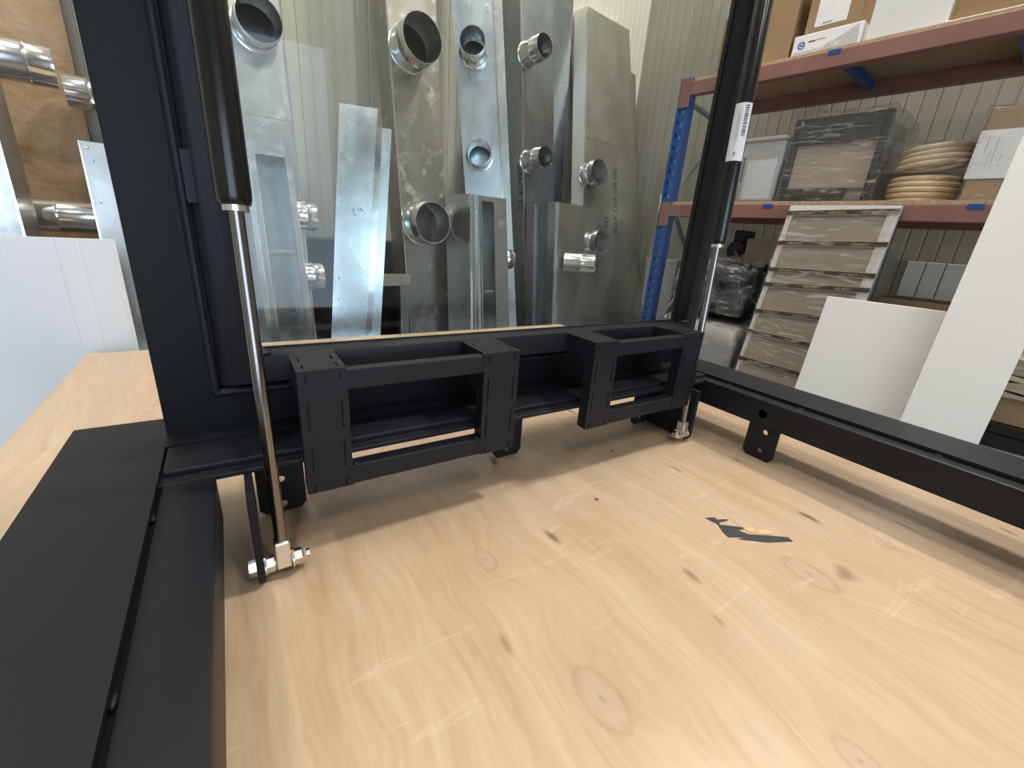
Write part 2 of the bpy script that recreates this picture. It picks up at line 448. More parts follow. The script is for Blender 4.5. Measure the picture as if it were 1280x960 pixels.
def batten(x, y, power, label):
    t = thing('batten_lamp', label, 'lamp', (x, y, CEIL), RM, 'ceiling lamps of the workshop')
    MB(RM).box(x - 0.05, x + 0.05, y - 0.62, y + 0.62, CEIL - 0.05, CEIL).build('housing', 'ceiling_white', t)
    MB(RM).box(x - 0.04, x + 0.04, y - 0.6, y + 0.6, CEIL - 0.085, CEIL - 0.05, 0.012).build('diffuser', 'lamp_glow', t)
    d = bpy.data.lights.new('lamp_light', 'AREA'); d.shape = 'RECTANGLE'; d.size = 0.1; d.size_y = 1.2; d.energy = power; d.color = (1.0, 0.93, 0.83)
    o = bpy.data.objects.new('lamp_light', d); COL.objects.link(o); o.parent = t
    o.matrix_world = RM @ Matrix.Translation((x, y, CEIL - 0.09))
high_bay(2.14, -0.03, 40, 'round black lamp hanging above the shelf side of the workbench', 0.44)
batten(-1.0, -2.2, 12, 'long white ceiling lamp nearest the roller door, left row')
batten(0.9, -2.6, 12, 'long white ceiling lamp nearest the roller door, right row')
batten(-1.2, 0.6, 18, 'long white ceiling lamp to the left of the workbench')
batten(0.75, 1.05, 20, 'long white ceiling lamp above the leaning ducts')

# ================================================================== WORKBENCH
t = thing('workbench', 'plywood workbench top carrying the black steel frame', 'workbench', (0.36, 0.44, FLOOR))
MB().box(-0.27, 0.99, -0.34, 1.2, -0.024, 0.0, 0.0008).build('table_top', 'plywood', t)
for x in (-0.24, 0.96):
    for y in (-0.30, 1.16): MB().box(x - 0.03, x + 0.03, y - 0.03, y + 0.03, FLOOR, -0.10).build('leg', 'steel_leg', t)
MB().plate(rect(-0.25, 0.97, -0.32, 1.18), [rect(-0.22, 0.94, -0.29, 1.15)], -0.10, -0.024, XY).build('under_frame', 'steel_leg', t)

# ================================================================== BASE FRAME (lies on its tabs)
bf = thing('hatch_base_frame', 'anthracite steel base frame with flat flange, standing on small tabs on the plywood', 'frame', (0.31, 0.12, 0.0))
ZT, ZF = 0.0915, 0.0965
MB().box(-0.0655, -0.030, -0.215, 0.392, 0.046, ZT, 0.0025).build('tube_rail', 'coat', bf, smooth=True)
MB().box(-0.075, 0.69, -0.25, -0.215, 0.054, ZT, 0.0025).build('tube_rail', 'coat', bf, smooth=True)
MB().box(-0.0655, 0.69, 0.452, 0.49, 0.055, 0.0915, 0.0025).build('tube_rail', 'coat', bf, smooth=True)
# right rail: hollow, with the cable hole in its inner face
mb = MB()
mb.plate(rect(-0.215, 0.452, 0.0535, ZT), [circ(0.289, 0.0715, 0.0068, 20)], 0.645, 0.648, YZ)
mb.box(0.648, 0.682, -0.215, 0.452, ZT - 0.003, ZT); mb.box(0.648, 0.682, -0.215, 0.452, 0.0535, 0.0565); mb.box(0.679, 0.682, -0.215, 0.452, 0.0565, ZT - 0.003)
mb.build('tube_rail', 'coat', bf)
# rounded weld edge along the right rail's top inner corner
MB().tube((0.6463, -0.21, ZT - 0.0012), (0.6463, 0.40, ZT - 0.0012), 0.0020, n=8).build('rail_edge', 'coat', bf, smooth=True)
MB().box(-0.0700, 0.672, 0.391, 0.46, 0.0865, ZT - 0.0005, 0.001).build('lip_plate', 'coat', bf)
MB().box(-0.0655, 0.664, 0.4035, 0.4515, ZT - 0.0005, ZF - 0.0004, 0.0012).build('cover_strip', 'coat', bf)
# flange plates (mitred ring, each side its own plate)
MB().plate([(-0.141, -0.30), (-0.0675, -0.30), (-0.0675, 0.4535), (-0.141, 0.523)], [], 0.0925, ZF, XY).build('flange_plate', 'coat', bf)
MB().plate([(-0.141, 0.523), (-0.0675, 0.4535), (0.668, 0.4535), (0.744, 0.523)], [], 0.0925, ZF, XY).build('flange_plate', 'coat', bf)
MB().plate([(0.668, -0.30), (0.744, -0.30), (0.744, 0.523), (0.668, 0.4535)], [], 0.0925, ZF, XY).build('flange_plate', 'coat', bf)
MB().box(-0.080, -0.0655, -0.21, 0.45, 0.050, 0.0885).build('flange_web', 'coat_dark', bf)
MB().box(0.682, 0.70, -0.24, 0.45, 0.054, 0.0925).build('flange_web', 'coat_dark', bf)
mb = MB()
for y in (0.345, 0.20, 0.07): mb.sphere((-0.0665, y, 0.0915), 0.0016, (1, 3.0, 1))
for y in (0.36, 0.25, 0.10): mb.sphere((0.666, y, 0.0915), 0.0015, (1, 3.0, 1))
mb.build('weld_tacks', 'coat', bf, smooth=True, kind='stuff')
# tabs
def tab(axis, a0, a1, w, holes, ztop=0.0565):
    f = XZ if axis == 'x' else YZ
    MB().plate([(a0 + 0.006, 0.0), (a1 - 0.006, 0.0), (a1, 0.006), (a1, ztop), (a0, ztop), (a0, 0.006)], [circ(h, z, r, 14) for h, z, r in holes], w - 0.002, w + 0.002, f).build('foot_tab', 'coat', bf)
tab('x', -0.003, 0.042, 0.4545, [(0.0195, 0.0385, 0.0045), (0.0195, 0.0085, 0.0045)])
tab('x', 0.281, 0.325, 0.4545, [(0.303, 0.0385, 0.0045), (0.303, 0.012, 0.0045)])
tab('x', 0.558, 0.598, 0.4545, [(0.578, 0.0385, 0.0045), (0.578, 0.012, 0.0045)])
tab('y', 0.2600, 0.3050, 0.6505, [(0.2795, 0.0440, 0.0042), (0.2805, 0.0134, 0.0038)])
tab('y', 0.2600, 0.3050, -0.0480, [(0.2825, 0.036, 0.0042)], 0.05)
tab('x', 0.05, 0.095, -0.232, [(0.07, 0.03, 0.004)]); tab('x', 0.52, 0.565, -0.232, [(0.54, 0.03, 0.004)])
# brackets that carry the gas struts
for x, yf, yh in ((-0.0105, 0.345, 0.357), (0.5955, 0.3655, 0.3745)):
    MB().plate([(yf, 0.010), (yf + 0.003, 0.004), (yf + 0.009, 0.0015), (0.455, 0.0015), (0.455, 0.0555), (0.455, 0.0867), (yf, 0.0867)], [circ(yh, 0.0135, 0.0043, 12)], x, x + 0.0055, YZ).build('strut_bracket', 'coat', bf)

# ================================================================== GLAZED HATCH LEAF (stands upright on the flange)
lf = thing('glazed_hatch_leaf', 'black steel hatch leaf with clear glass pane standing upright on the base frame', 'hatch', (0.32, 0.49, ZF))
TOP = 0.98
OX0, OX1 = -0.068, 0.712
MB().plate(rect(OX0, OX1, ZF, TOP), [rect(-0.0235, 0.671, 0.1335, TOP - 0.04)], 0.478, 0.486, XZ).build('outer_frame', 'coat_dark', lf)
mb = MB()
mb.tube((-0.0243, 0.4785, 0.1333), (-0.0243, 0.4785, TOP - 0.04), 0.0042, n=12)
mb.tube((-0.0243, 0.4785, 0.1333), (0.672, 0.4785, 0.1333), 0.0042, n=12)
mb.tube((0.672, 0.4785, 0.1333), (0.672, 0.4785, TOP - 0.04), 0.0042, n=12)
mb.sphere((-0.0243, 0.4785, 0.1333), 0.0042); mb.sphere((0.672, 0.4785, 0.1333), 0.0042)
mb.build('edge_bead', 'coat', lf, smooth=True)
MB().plate(rect(-0.03, 0.68, 0.125, TOP - 0.03), [rect(-0.012, 0.664, 0.170, TOP - 0.07)], 0.486, 0.490, XZ).build('rebate_plate', 'coat_dark', lf)
# inner square-tube sash
TY0, TY1 = 0.430, 0.4625
IX0, IX1 = 0.0155, 0.619
MB().box(-0.0135, IX0, TY0, TY1, 0.154, TOP - 0.06, 0.003).build('sash_tube', 'coat', lf, smooth=True)
MB().box(IX1, 0.648, TY0, TY1, 0.154, TOP - 0.06, 0.003).build('sash_tube', 'coat', lf, smooth=True)
MB().box(IX0 - 0.004, IX1 + 0.004, TY0, TY1, 0.154, 0.1812, 0.003).build('sash_tube', 'coat', lf, smooth=True)
MB().box(IX0 - 0.004, IX1 + 0.004, TY0, TY1, TOP - 0.089, TOP - 0.06, 0.003).build('sash_tube', 'coat', lf, smooth=True)
mb = MB()
for x in (IX0, IX1): mb.sphere((x, 0.4315, 0.1825), 0.0045, (1.8, 1, 0.7)); mb.sphere((x, 0.442, 0.183), 0.0035, (1.5, 1.6, 0.6))
mb.build('corner_weld', 'coat', lf, smooth=True, kind='stuff')
MB().plate(rect(IX0, IX1, 0.1812, TOP - 0.089), [rect(IX0 + 0.002, IX1 - 0.002, 0.1824, TOP - 0.091)], 0.4535, 0.4565, XZ).build('glazing_gasket', 'gasket', lf)
MB().box(IX0 + 0.0004, IX1 - 0.0004, 0.4565, 0.4605, 0.1815, TOP - 0.0894).build('glass_pane', 'glass', lf)
for x in (0.0095, 0.619): # lugs that take the upper ends of the struts
    MB().box(x - 0.011, x + 0.011 if x < 0.3 else x + 0.02, 0.420, 0.431, 0.676, 0.70, 0.001).build('strut_lug', 'coat', lf)
for z0, z1 in ((0.156, 0.166), (TOP - 0.075, TOP - 0.065)): # spacers between sash and outer frame
    MB().box(-0.012, 0.660, 0.4625, 0.487, z0, z1).build('spacer_bar', 'coat_dark', lf)
# a small latch notch in the left gap
MB().box(-0.0215, -0.0135, 0.470, 0.484, 0.305, 0.345).build('hinge_tack', 'coat', lf)

def handle(x0, x1, mirror):
    """welded plate handle: two L-shaped posts joined by a top bar and a bottom bar"""
    Y0, YB, YT = 0.374, 0.390, 0.4302
    zb, zt = 0.0625, 0.1775
    pw = (0.040, 0.044)
    if mirror: pw = (0.041, 0.044)
    h = MB()
    h.box(x0 + pw[0] - 0.001, x1 - pw[1] + 0.001, Y0 + 0.0005, Y0 + 0.0125, 0.159, zt, 0.0012)
    hd = h.build('handle', 'coat', lf)
    MB().box(x0 + pw[0] - 0.001, x1 - pw[1] + 0.001, Y0 + 0.0005, YB, zb, 0.082, 0.0012).build('bottom_bar', 'coat', hd)
    # thin return plates lining the window
    for a, b, side in ((x0, x0 + pw[0], 0), (x1 - pw[1], x1, 1)):
        prof = [(Y0 + 0.0025, zb), (YB, zb), (YB, 0.148), (YB + 0.004, 0.153), (YT, 0.153), (YT, zt), (Y0 + 0.0025, zt)]
        MB().plate(prof, [], a + 0.0005, b - 0.0005, YZ).build('post', 'coat', hd)
        # laser-cut skin with its row of joint slots
        sl = []
        for xs in (a + 0.0062, b - 0.0062):
            for z0, z1 in ((0.1700, 0.1768), (0.1250, 0.1520), (0.0840, 0.1110), (0.0632, 0.0710)):
                sl.append(rect(xs - 0.0007, xs + 0.0007, z0, z1))
        MB().plate(rrect(a, b, zb - 0.0004, zt + 0.0004, 0.0012, 2), sl, Y0, Y0 + 0.0026, XZ).build('post_face', 'coat', hd)
        st = []
        for xs in (a + 0.0062, b - 0.0062):
            for y0, y1 in ((0.380, 0.392), (0.404, 0.416)): st.append(rect(xs - 0.0007, xs + 0.0007, y0, y1))
        MB().plate(rect(a, b, Y0 + 0.0002, YT), st, zt - 0.0002, zt + 0.0024, XY).build('post_cap', 'coat', hd)
    mb = MB()
    random.seed(int(x0 * 1000))
    for i in range(14):
        mb.sphere((x0 + 0.004 + i * 0.0026, YT - 0.0005, zt + 0.0015), 0.0019 + random.random() * 0.0012, (1.2, 1, 0.8), 8, 5)
        mb.sphere((x1 - 0.004 - i * 0.0026, YT - 0.0005, zt + 0.0010), 0.0014 + random.random() * 0.0008, (1.2, 1, 0.8), 8, 5)
    mb.sphere((x1 - 0.001, Y0 + 0.001, zt + 0.001), 0.0022); mb.sphere((x1 - pw[1], Y0 + 0.0012, zt + 0.0006), 0.0018)
    mb.sphere((x0 + pw[0] + 0.003, Y0 + 0.0025, 0.082), 0.0024); mb.sphere((x1 - pw[1] - 0.003, Y0 + 0.003, 0.082), 0.0024)
    mb.build('weld_bead', 'coat', hd, smooth=True, kind='stuff')
handle(0.0365, 0.2575, False)
handle(0.3700, 0.5880, True)

# ================================================================== GAS STRUTS
def strut(label, P0, P1, rodlen, side, M=ID):
    P0, P1 = Vector(P0), Vector(P1); d = (P1 - P0).normalized()
    t = thing('gas_strut', label, 'gas strut', P0, ID, 'gas struts of the hatch')
    c0 = P0 + d * rodlen
    MB().tube(P0 + d * 0.014, c0 + d * 0.02, 0.0049, n=20).build('rod', 'rod_steel', t, smooth=True)
    MB().lathe(c0, d, [(0, 0.0075), (0.0, 0.0095), (0.003, 0.0108), (0.008, 0.0112), (0.40, 0.0112), (0.41, 0.0060)], 28).build('cylinder', 'black_gloss', t, smooth=True)
    MB().lathe(c0 - d * 0.004, d, [(0, 0.0052), (0, 0.0085), (0.004, 0.0085)], 24).build('collar', 'zinc', t, smooth=True)
    MB().tube(c0 + d * 0.41, P1, 0.0045, n=12).build('upper_stud', 'rod_steel', t)
    # rod end: flat aluminium eye on a bolt through the bracket
    a = Vector((1, 0, 0)); q = d.cross(a).normalized()
    L = Matrix((a, q, d)).transposed().to_4x4(); L.translation = P0
    mb = MB(L); mb.box(-0.0062, 0.0062, -0.007, 0.007, -0.0045, 0.021, 0.0016); mb.build('rod_eye', 'alu', t)
    s = side
    MB().lathe(P0 - a * s * (0.0264 if s > 0 else 0.020), a * s, [(0, 0.0042), (0, 0.0070), (0.0055, 0.0074)], 6).build('bolt_head', 'zinc', t)
    MB().tube(P0 - a * s * 0.018, P0 + a * s * 0.021, 0.0038, n=12).build('bolt_shank', 'zinc', t, smooth=True)
    if s > 0:
        MB().lathe(P0 - a * s * 0.0134, a * s, [(0, 0.0072), (0.0062, 0.0072)], 6).build('nut', 'zinc', t)
        MB().lathe(P0 - a * s * 0.0148, a * s, [(0, 0.0088), (0.0014, 0.0088)], 20).build('washer', 'zinc', t)
    else:
        MB().lathe(P0 - a * s * 0.0084, a * s, [(0, 0.0088), (0.0020, 0.0088)], 20).build('washer', 'zinc', t)
    MB().lathe(P0 + a * s * 0.0068, a * s, [(0, 0.0090), (0.0014, 0.0090)], 20).build('washer', 'zinc', t)
    MB().lathe(P0 + a * s * 0.0084, a * s, [(0, 0.0070), (0.0062, 0.0070), (0.0075, 0.0052), (0.0095, 0.0046)], 6).build('locknut', 'zinc', t)
    return t, d, c0
strut('left gas strut with black cylinder and chrome rod, nearest the wide flange', (0.0100, 0.357, 0.0135), (0.0095, 0.4145, 0.690), 0.292, 1)
t, d, c0 = strut('right gas strut whose black cylinder carries a white barcode label', (0.5868, 0.3745, 0.0135), (0.619, 0.4155, 0.690), 0.292, -1)
# the label wraps the camera side of the right cylinder
view = (Vector((0, 0, 0.3)) - (c0 + d * 0.15)).normalized()
fwd = (view - d * view.dot(d)).normalized(); sidev = d.cross(fwd).normalized()
def wrap_patch(name, mat, h0, h1, a0, a1, r, parent, n=10):
    mb = MB(); ro = []
    for h in (h0, h1):
        ro.append([mb.b.verts.new(c0 + d * h + r * (math.cos(R(a0 + (a1 - a0) * i / n)) * fwd + math.sin(R(a0 + (a1 - a0) * i / n)) * sidev)) for i in range(n + 1)])
    for i in range(n): mb.b.faces.new((ro[0][i], ro[0][i + 1], ro[1][i + 1], ro[1][i]))
    return mb.build(name, mat, parent, smooth=True)
lab = wrap_patch('label_sticker', 'paper', 0.108, 0.178, -62, 62, 0.01145, t)
lab['label'] = 'white sticker with barcode'
random.seed(3)
h = 0.138; k = 0
while h < 0.174:
    w = random.choice((0.0006, 0.0010, 0.0015))
    wrap_patch('barcode_bar', 'ink', h, h + w, 14, 40, 0.01158, lab, 4); h += w + random.choice((0.0008, 0.0012)); k += 1
for a0, h0, h1 in ((-8, 0.132, 0.172), (-16, 0.125, 0.165), (-24, 0.135, 0.170)):
    wrap_patch('print_line', 'ink_grey', h0, h1, a0, a0 + 3, 0.01156, lab, 2)
wrap_patch('print_mark', 'ink_grey', 0.114, 0.119, -14, 0, 0.01156, lab, 3)

# ================================================================== MARKS ON THE BENCH
st = [(0.437, 0.2244), (0.4435, 0.2225), (0.4482, 0.2204), (0.4472, 0.2160), (0.4560, 0.2125), (0.4599, 0.2094), (0.4535, 0.2098), (0.4455, 0.2118), (0.4410, 0.2089), (0.4592, 0.1951), (0.4691, 0.1884), (0.4575, 0.1912), (0.4509, 0.1931), (0.4556, 0.1824), (0.4735, 0.1712), (0.492, 0.158), (0.4897, 0.1518), (0.4620, 0.1640), (0.4360, 0.1839), (0.4480, 0.1812), (0.4290, 0.1910), (0.4320, 0.1997), (0.4395, 0.2110)]
mb = MB(); mb.plate(st, [], 0.0, 0.0006, XY)
tag(mb.build('paint_flake', 'stain'), 'dark grey torn flake stuck flat on the plywood in front of the right rail', 'flake')
mb = MB(); mb.plate([(0.4600, 0.1930), (0.470, 0.1893), (0.486, 0.1720), (0.4855, 0.1690), (0.470, 0.1760), (0.4600, 0.1842)], [], 0.0, 0.0007, XY)
tag(mb.build('veneer_splinter', 'veneer'), 'pale torn veneer splinter beside the dark grey flake', 'splinter')
mb = MB(); mb.lathe((0.345, 0.3118, 0.0), (0, 0, 1), [(0, 0.0026), (0.0007, 0.0026), (0.0010, 0.0012)], 12)
tag(mb.build('nail_head', 'zinc'), 'small nail head sunk in a knot of the plywood', 'nail')
mb = MB(); mb.sphere((0.455, 0.396, 0.0008), 0.0022, (1.4, 1, 0.4), 8, 5)
tag(mb.build('swarf_bit', 'zinc'), 'tiny bright metal bit on the plywood below the right handle', 'swarf')

# ================================================================== DUCTS (room frame)
def lin(a, b): return lambda z: a + b * z
class Duct:
    """leaning sheet-metal duct: x limits as functions of z, front on the plane y = y0 + s z"""
    def __init__(s, label, xl, xr, y0, sl, zb, zt, depth, mat, holes=(), slots=(), name='sheet_metal_duct', edge='l', group='sheet metal ducts leaning on the back wall', dyl=0.0, shell=None):
        s.xl, s.xr, s.y0, s.s, s.zb, s.zt, s.dp, s.mat = xl, xr, y0, sl, zb, zt, depth, mat
        s.W = xr(0) - xl(0); s.dyl = dyl
        s.shell = shell or mat
        s.t = thing(name, label, 'duct', ((xl(zb) + xr(zb)) / 2, y0 + sl * zb + depth / 2, zb), RM, group)
        Wd = s.W
        hp = []
        for hx, hz, r in holes:
            u = (hx - xl(hz)) / (xr(hz) - xl(hz)) * Wd
            hp.append(circ(u, hz, r * Wd / (xr(hz) - xl(hz)), 28))
        for u0, u1, z0, z1 in slots: hp.append(rect(u0 * Wd, u1 * Wd, z0, z1))
        body = MB(RM).plate(rect(0, Wd, zb, zt), hp, 0.0, 0.0012, s.f).build('front_sheet', mat, s.t)
        mb = MB(RM)
        e = 0.0012 / Wd
        for u0, u1, w0, w1, z0, z1 in ((0, 1, depth - .0012, depth, zb, zt), (0, e, .0012, depth - .0012, zb, zt), (1 - e, 1, .0012, depth - .0012, zb, zt), (e, 1 - e, .0012, depth - .0012, zt - .0012, zt), (e, 1 - e, .0012, depth - .0012, zb, zb + .0012)):
            mb.box(u0 * Wd, u1 * Wd, w0, w1, z0, z1, f=lambda x, y, z: s.f(x, z, y))
        mb.build('shell', s.shell, s.t)
        if edge:
            mb = MB(RM)
            for c in edge:
                u0 = {'l': -0.002, 'r': Wd - 0.002}[c]
                mb.box(u0, u0 + 0.004, -0.004, 0.003, zb, zt, f=lambda x, y, z: s.f(x, z, y))
            mb.build('folded_edge', 'spigot_steel', s.t)
    def f(s, u, v, w):
        tt = u / s.W
        x = s.xl(v) * (1 - tt) + s.xr(v) * tt + w * s.dyl / s.W      # a turned duct runs back square to its face
        return (x, s.y0 + s.s * v + w + s.dyl * (1 - tt), v)
    def seam(s, z, u0=0, u1=1):
        MB(RM).box(u0 * s.W, u1 * s.W, -0.0015, 0.001, z, z + 0.003, f=lambda x, y, z_: s.f(x, z_, y)).build('seam', s.mat, s.t)
    def dimples(s, pts):
        mb = MB(RM)
        for u, z in pts: mb.sphere(s.f(u * s.W, z, -0.0005), 0.0032, (1, 0.5, 1), 8, 5)
        mb.build('rivets', 'spigot_steel', s.t, smooth=True, kind='stuff')
    def strip(s, u0, u1, z0, z1, out=0.01, mat=None, name='flange_strip'):
        return MB(RM).box(u0 * s.W, u1 * s.W, -out, 0.0, z0, z1, f=lambda x, y, z_: s.f(x, z_, y)).build(name, mat or s.mat, s.t)
    def spigot(s, x, z, r, L=0.095, axis=None, base=None):
        ax = Vector(axis) if axis else Vector((0, -1, s.s * 0.8)).normalized()
        b0 = Vector(base) if base else Vector((x, s.y0 + s.s * z + s.dyl * (1 - (x - s.xl(z)) / (s.xr(z) - s.xl(z))), z))
        MB(RM).lathe(b0, ax, [(0.0, r - 0.0015), (0.0, r + 0.004), (0.003, r + 0.004), (0.004, r), (L * 0.52, r), (L * 0.56, r + 0.0025), (L * 0.60, r), (L, r), (L, r - 0.0015)], 36, closed=True).build('spigot', 'spigot_steel', s.t, smooth=True, angle=50)

F0, F1 = (1.62, 0.10), (1.40, 0.08)
D = Duct('wide grey duct behind the left strut, large round spigot at its upper end', lin(0.218, 0.0), lin(0.437, 0.003), *F0, FLOOR, 1.70, 0.12, 'galv', [(0.362, 0.815, 0.060)], edge='r')
D.spigot(0.362, 0.815, 0.060, 0.075); D.seam(0.585); D.dimples([(.3, .72), (.62, .56), (.75, .71)])
D = Duct('low duct with a long open slot in its front, before the wide grey duct', lin(0.246, 0.0), lin(0.372, -0.022), *F1, FLOOR, 0.462, 0.11, 'galv', slots=[(0.235, 0.86, -0.70, 0.452)], edge='')
D.strip(0.0, 0.10, FLOOR, 0.44, 0.004, 'galv_daylit'); D.strip(0.10, 0.235, FLOOR, 0.462, 0.008); D.strip(0.86, 1.0, FLOOR, 0.462, 0.008)
D.strip(0.225, 0.235, FLOOR, 0.462, 0.011, 'spigot_steel', 'slot_edge')
D.strip(0.985, 1.0, FLOOR, 0.43, 0.011, 'spigot_steel', 'slot_edge')
MB(RM).box(0.235 * D.W, 0.86 * D.W, 0.012, 0.016, 0.198, 0.208, f=lambda x, y, z: D.f(x, z, y)).build('cross_bar', 'galv', D.t)
for z in (0.304, 0.127): D.spigot(0, z, 0.040, 0.062, (1, 0, 0), (D.xr(z), D.y0 + D.s * z + 0.06, z))
D = Duct('flat grey duct tinted with blue daylight, tilted to the right, short, with a marker scribble', lin(0.482, 0.126), lin(0.592, 0.126), 1.505, 0.08, FLOOR, 0.653, 0.04, 'galv_daylit', edge='r', dyl=0.044)
D.dimples([(.2, .55), (.2, .56), (.8, .60), (.2, .43), (.2, .40), (.15, .11), (.15, .04)])
D.seam(0.09)
mb = MB(RM); mb.box(D.W + 0.002, D.W + 0.044, 0.012, 0.014, FLOOR, 0.60, f=lambda x, y, z: D.f(x, z, y)); mb.build('side_flange', 'galv_daylit', D.t)
mb = MB(RM); mb.box(D.W + 0.003, D.W + 0.016, 0.006, 0.012, FLOOR, 0.60, f=lambda x, y, z: D.f(x, z, y)); mb.build('side_bead', 'spigot_steel', D.t)
p = lambda u, z: Vector(D.f(u * D.W, z, -0.0012))
mb = MB(RM); mb.path([p(.42, .33), p(.50, .345), p(.47, .325), p(.55, .318)], 0.0009, 5); mb.path([p(.58, .338), p(.70, .338), p(.74, .333), p(.66, .343)], 0.0009, 5); mb.build('marker_scribble', 'ink', D.t)
D = Duct('brown grey dusty duct with two wide round spigots, left of the shiny daylit duct', lin(0.806, -0.02), lin(1.003, -0.018), *F0, FLOOR, 1.75, 0.11, 'galv_warm', [(0.862, 0.90, 0.074), (0.880, 0.307, 0.074)])
D.spigot(0.862, 0.90, 0.075, 0.11); D.spigot(0.880, 0.307, 0.075, 0.10)
D.dimples([(.2, .67), (.26, .67), (.75, .56), (.2, .47), (.7, .40), (.3, .15), (.25, -.02), (.5, -.02), (.8, -.02)])
D = Duct('shiny duct tinted with pale blue daylight, two small spigots, behind the slotted upright box', lin(1.182, -0.070), lin(1.312, -0.070), F0[0] - 0.02, F0[1], FLOOR, 1.50, 0.07, 'galv_daylit', [(1.172, 0.975, 0.046), (1.196, 0.596, 0.046)], edge='r', dyl=0.10)
D.spigot(1.176, 0.975, 0.050, 0.115, (-0.62, -0.78, 0.06)); D.spigot(1.200, 0.596, 0.050, 0.105, (-0.62, -0.78, 0.06))
D.dimples([(.85, 1.14), (.85, 1.12), (.92, .76), (.92, .74)])
mb = MB(RM); mb.box(D.W + 0.002, D.W + 0.030, 0.010, 0.012, FLOOR, 1.50, f=lambda x, y, z: D.f(x, z, y)); mb.build('side_flange', 'galv', D.t)
D = Duct('dark sided duct with two slender spigots on its face, right of the shiny daylit duct', lin(1.445, -0.043), lin(1.640, -0.044), *F0, FLOOR, 1.78, 0.15, 'galv_dark', [(1.425, 1.03, 0.045), (1.445, 0.615, 0.045)])
D.spigot(1.425, 1.03, 0.046, 0.12); D.spigot(1.445, 0.615, 0.046, 0.12)
D.dimples([(.25, .84), (.25, .47), (.25, .36)])
Dd = D
D = Duct('broad beige duct with two spigots and marker lettering, near the right wall', lin(1.785, 0.125), lin(2.330, -0.010), 1.55, 0.25, FLOOR, 1.42, 0.09, 'galv_beige', [(1.885, 0.610, 0.062), (1.875, 0.270, 0.062)], shell='galv_lit_side')
D.spigot(1.885, 0.610, 0.063, 0.085); D.spigot(1.875, 0.270, 0.063, 0.085); D.seam(0.80)
D.dimples([(.06, .83), (.42, .80), (.78, .80), (.05, .62), (.08, .33), (.1, .05), (.3, .05), (.5, .05), (.12, -.05), (.12, -.07)])
up = Vector(D.f(0.2, 0.5, 0)) - Vector(D.f(0.2, 0.2, 0)); rt = Vector(D.f(0.3, 0.3, 0)) - Vector(D.f(0.1, 0.3, 0))
lettering('BOX DEKOR-00', 0.050, 'ink', D.t, Vector(D.f(0.315, 0.335, -0.0012)), up, -rt, RM, 'marker_lettering')
lettering('N1', 0.050, 'ink', D.t, Vector(D.f(0.225, 0.365, -0.0012)), up, -rt, RM, 'marker_lettering')
up = Vector(Dd.f(0, 0.6, 0.07)) - Vector(Dd.f(0, 0.3, 0.07))
lettering('DEKOR 1/2', 0.040, 'ink', Dd.t, Vector(Dd.f(0, 0.60, 0.04)) + Vector((-0.0012, 0, 0)), -up, (0, -1, 0), RM, 'marker_lettering')
D = Duct('grey duct standing behind the broad beige duct at its right edge', lin(1.95, 0.0), lin(2.555, -0.045), 1.735, 0.178, FLOOR, 1.26, 0.022, 'galv_beige', edge='')
D = Duct('narrow dark sheet added far back to darken the gap left of the broad beige duct', lin(1.735, 0.0), lin(1.90, 0.0), 1.86, 0.06, FLOOR, 1.45, 0.05, 'galv_dark', edge='')  # dark sheet added behind the ducts so the gap reads black
# the two short upright boxes in front
D = Duct('short upright metal box with a tall narrow slot in its front', lin(0.958, -0.005), lin(1.158, -0.055), *F1, FLOOR, 0.423, 0.16, 'galv', slots=[(0.29, 0.66, -0.75, 0.405)], edge='', name='slotted_metal_box', group='short slotted metal boxes')
D.strip(0.0, 0.05, FLOOR, 0.423, 0.010, 'spigot_steel'); D.strip(0.10, 0.13, FLOOR, 0.423, 0.007); D.strip(0.19, 0.235, FLOOR, 0.423, 0.010, 'galv_daylit'); D.strip(0.27, 0.29, FLOOR, 0.423, 0.013, 'spigot_steel')
MB(RM).box(0.30 * D.W, 0.65 * D.W, 0.010, 0.016, 0.066, 0.074, f=lambda x, y, z: D.f(x, z, y)).build('cross_bar', 'galv', D.t)
D.spigot(0, 0.193, 0.040, 0.058, (1, -0.1, 0), (D.xr(0.193), D.y0 + D.s * 0.193 + 0.06, 0.193))
mb = MB(RM); mb.lathe((D.xl(.19) + 0.085, D.y0 + 0.12, 0.19), (-0.6, -1, 0), [(0, 0.045), (0.002, 0.045)], 20); mb.build('inner_collar', 'galv_warm', D.t)
D.dimples([(.08, .41), (.08, .07), (.85, 0.0)])
D = Duct('short upright metal box with a dark slotted side, left of the lettered duct', lin(1.428, -0.022), lin(1.617, -0.035), *F1, FLOOR, 0.438, 0.19, 'galv_beige', edge='', name='slotted_metal_box', group='short slotted metal boxes')
D.strip(0.0, 0.03, FLOOR, 0.438, 0.006, 'spigot_steel'); D.strip(0.06, 0.08, FLOOR, 0.438, 0.004, 'spigot_steel')
mb = MB(RM)
mb.box(-0.012, -0.001, 0.0, 0.045, FLOOR, 0.438, f=lambda x, y, z: D.f(x, z, y)); mb.build('side_flange', 'galv_daylit', D.t)
mb = MB(RM); mb.box(-0.012, -0.001, 0.135, 0.19, FLOOR, 0.43, f=lambda x, y, z: D.f(x, z, y)); mb.build('side_flange', 'galv', D.t)
mb = MB(RM); mb.box(-0.002, -0.0005, 0.045, 0.135, FLOOR, 0.425, f=lambda x, y, z: D.f(x, z, y)); mb.build('side_slot', 'galv_dark', D.t)
D.spigot(0, 0, 0.043, 0.135, (0.58, -0.81, 0.02), Vector((1.485, D.y0 + D.s * 0.19, 0.19)))
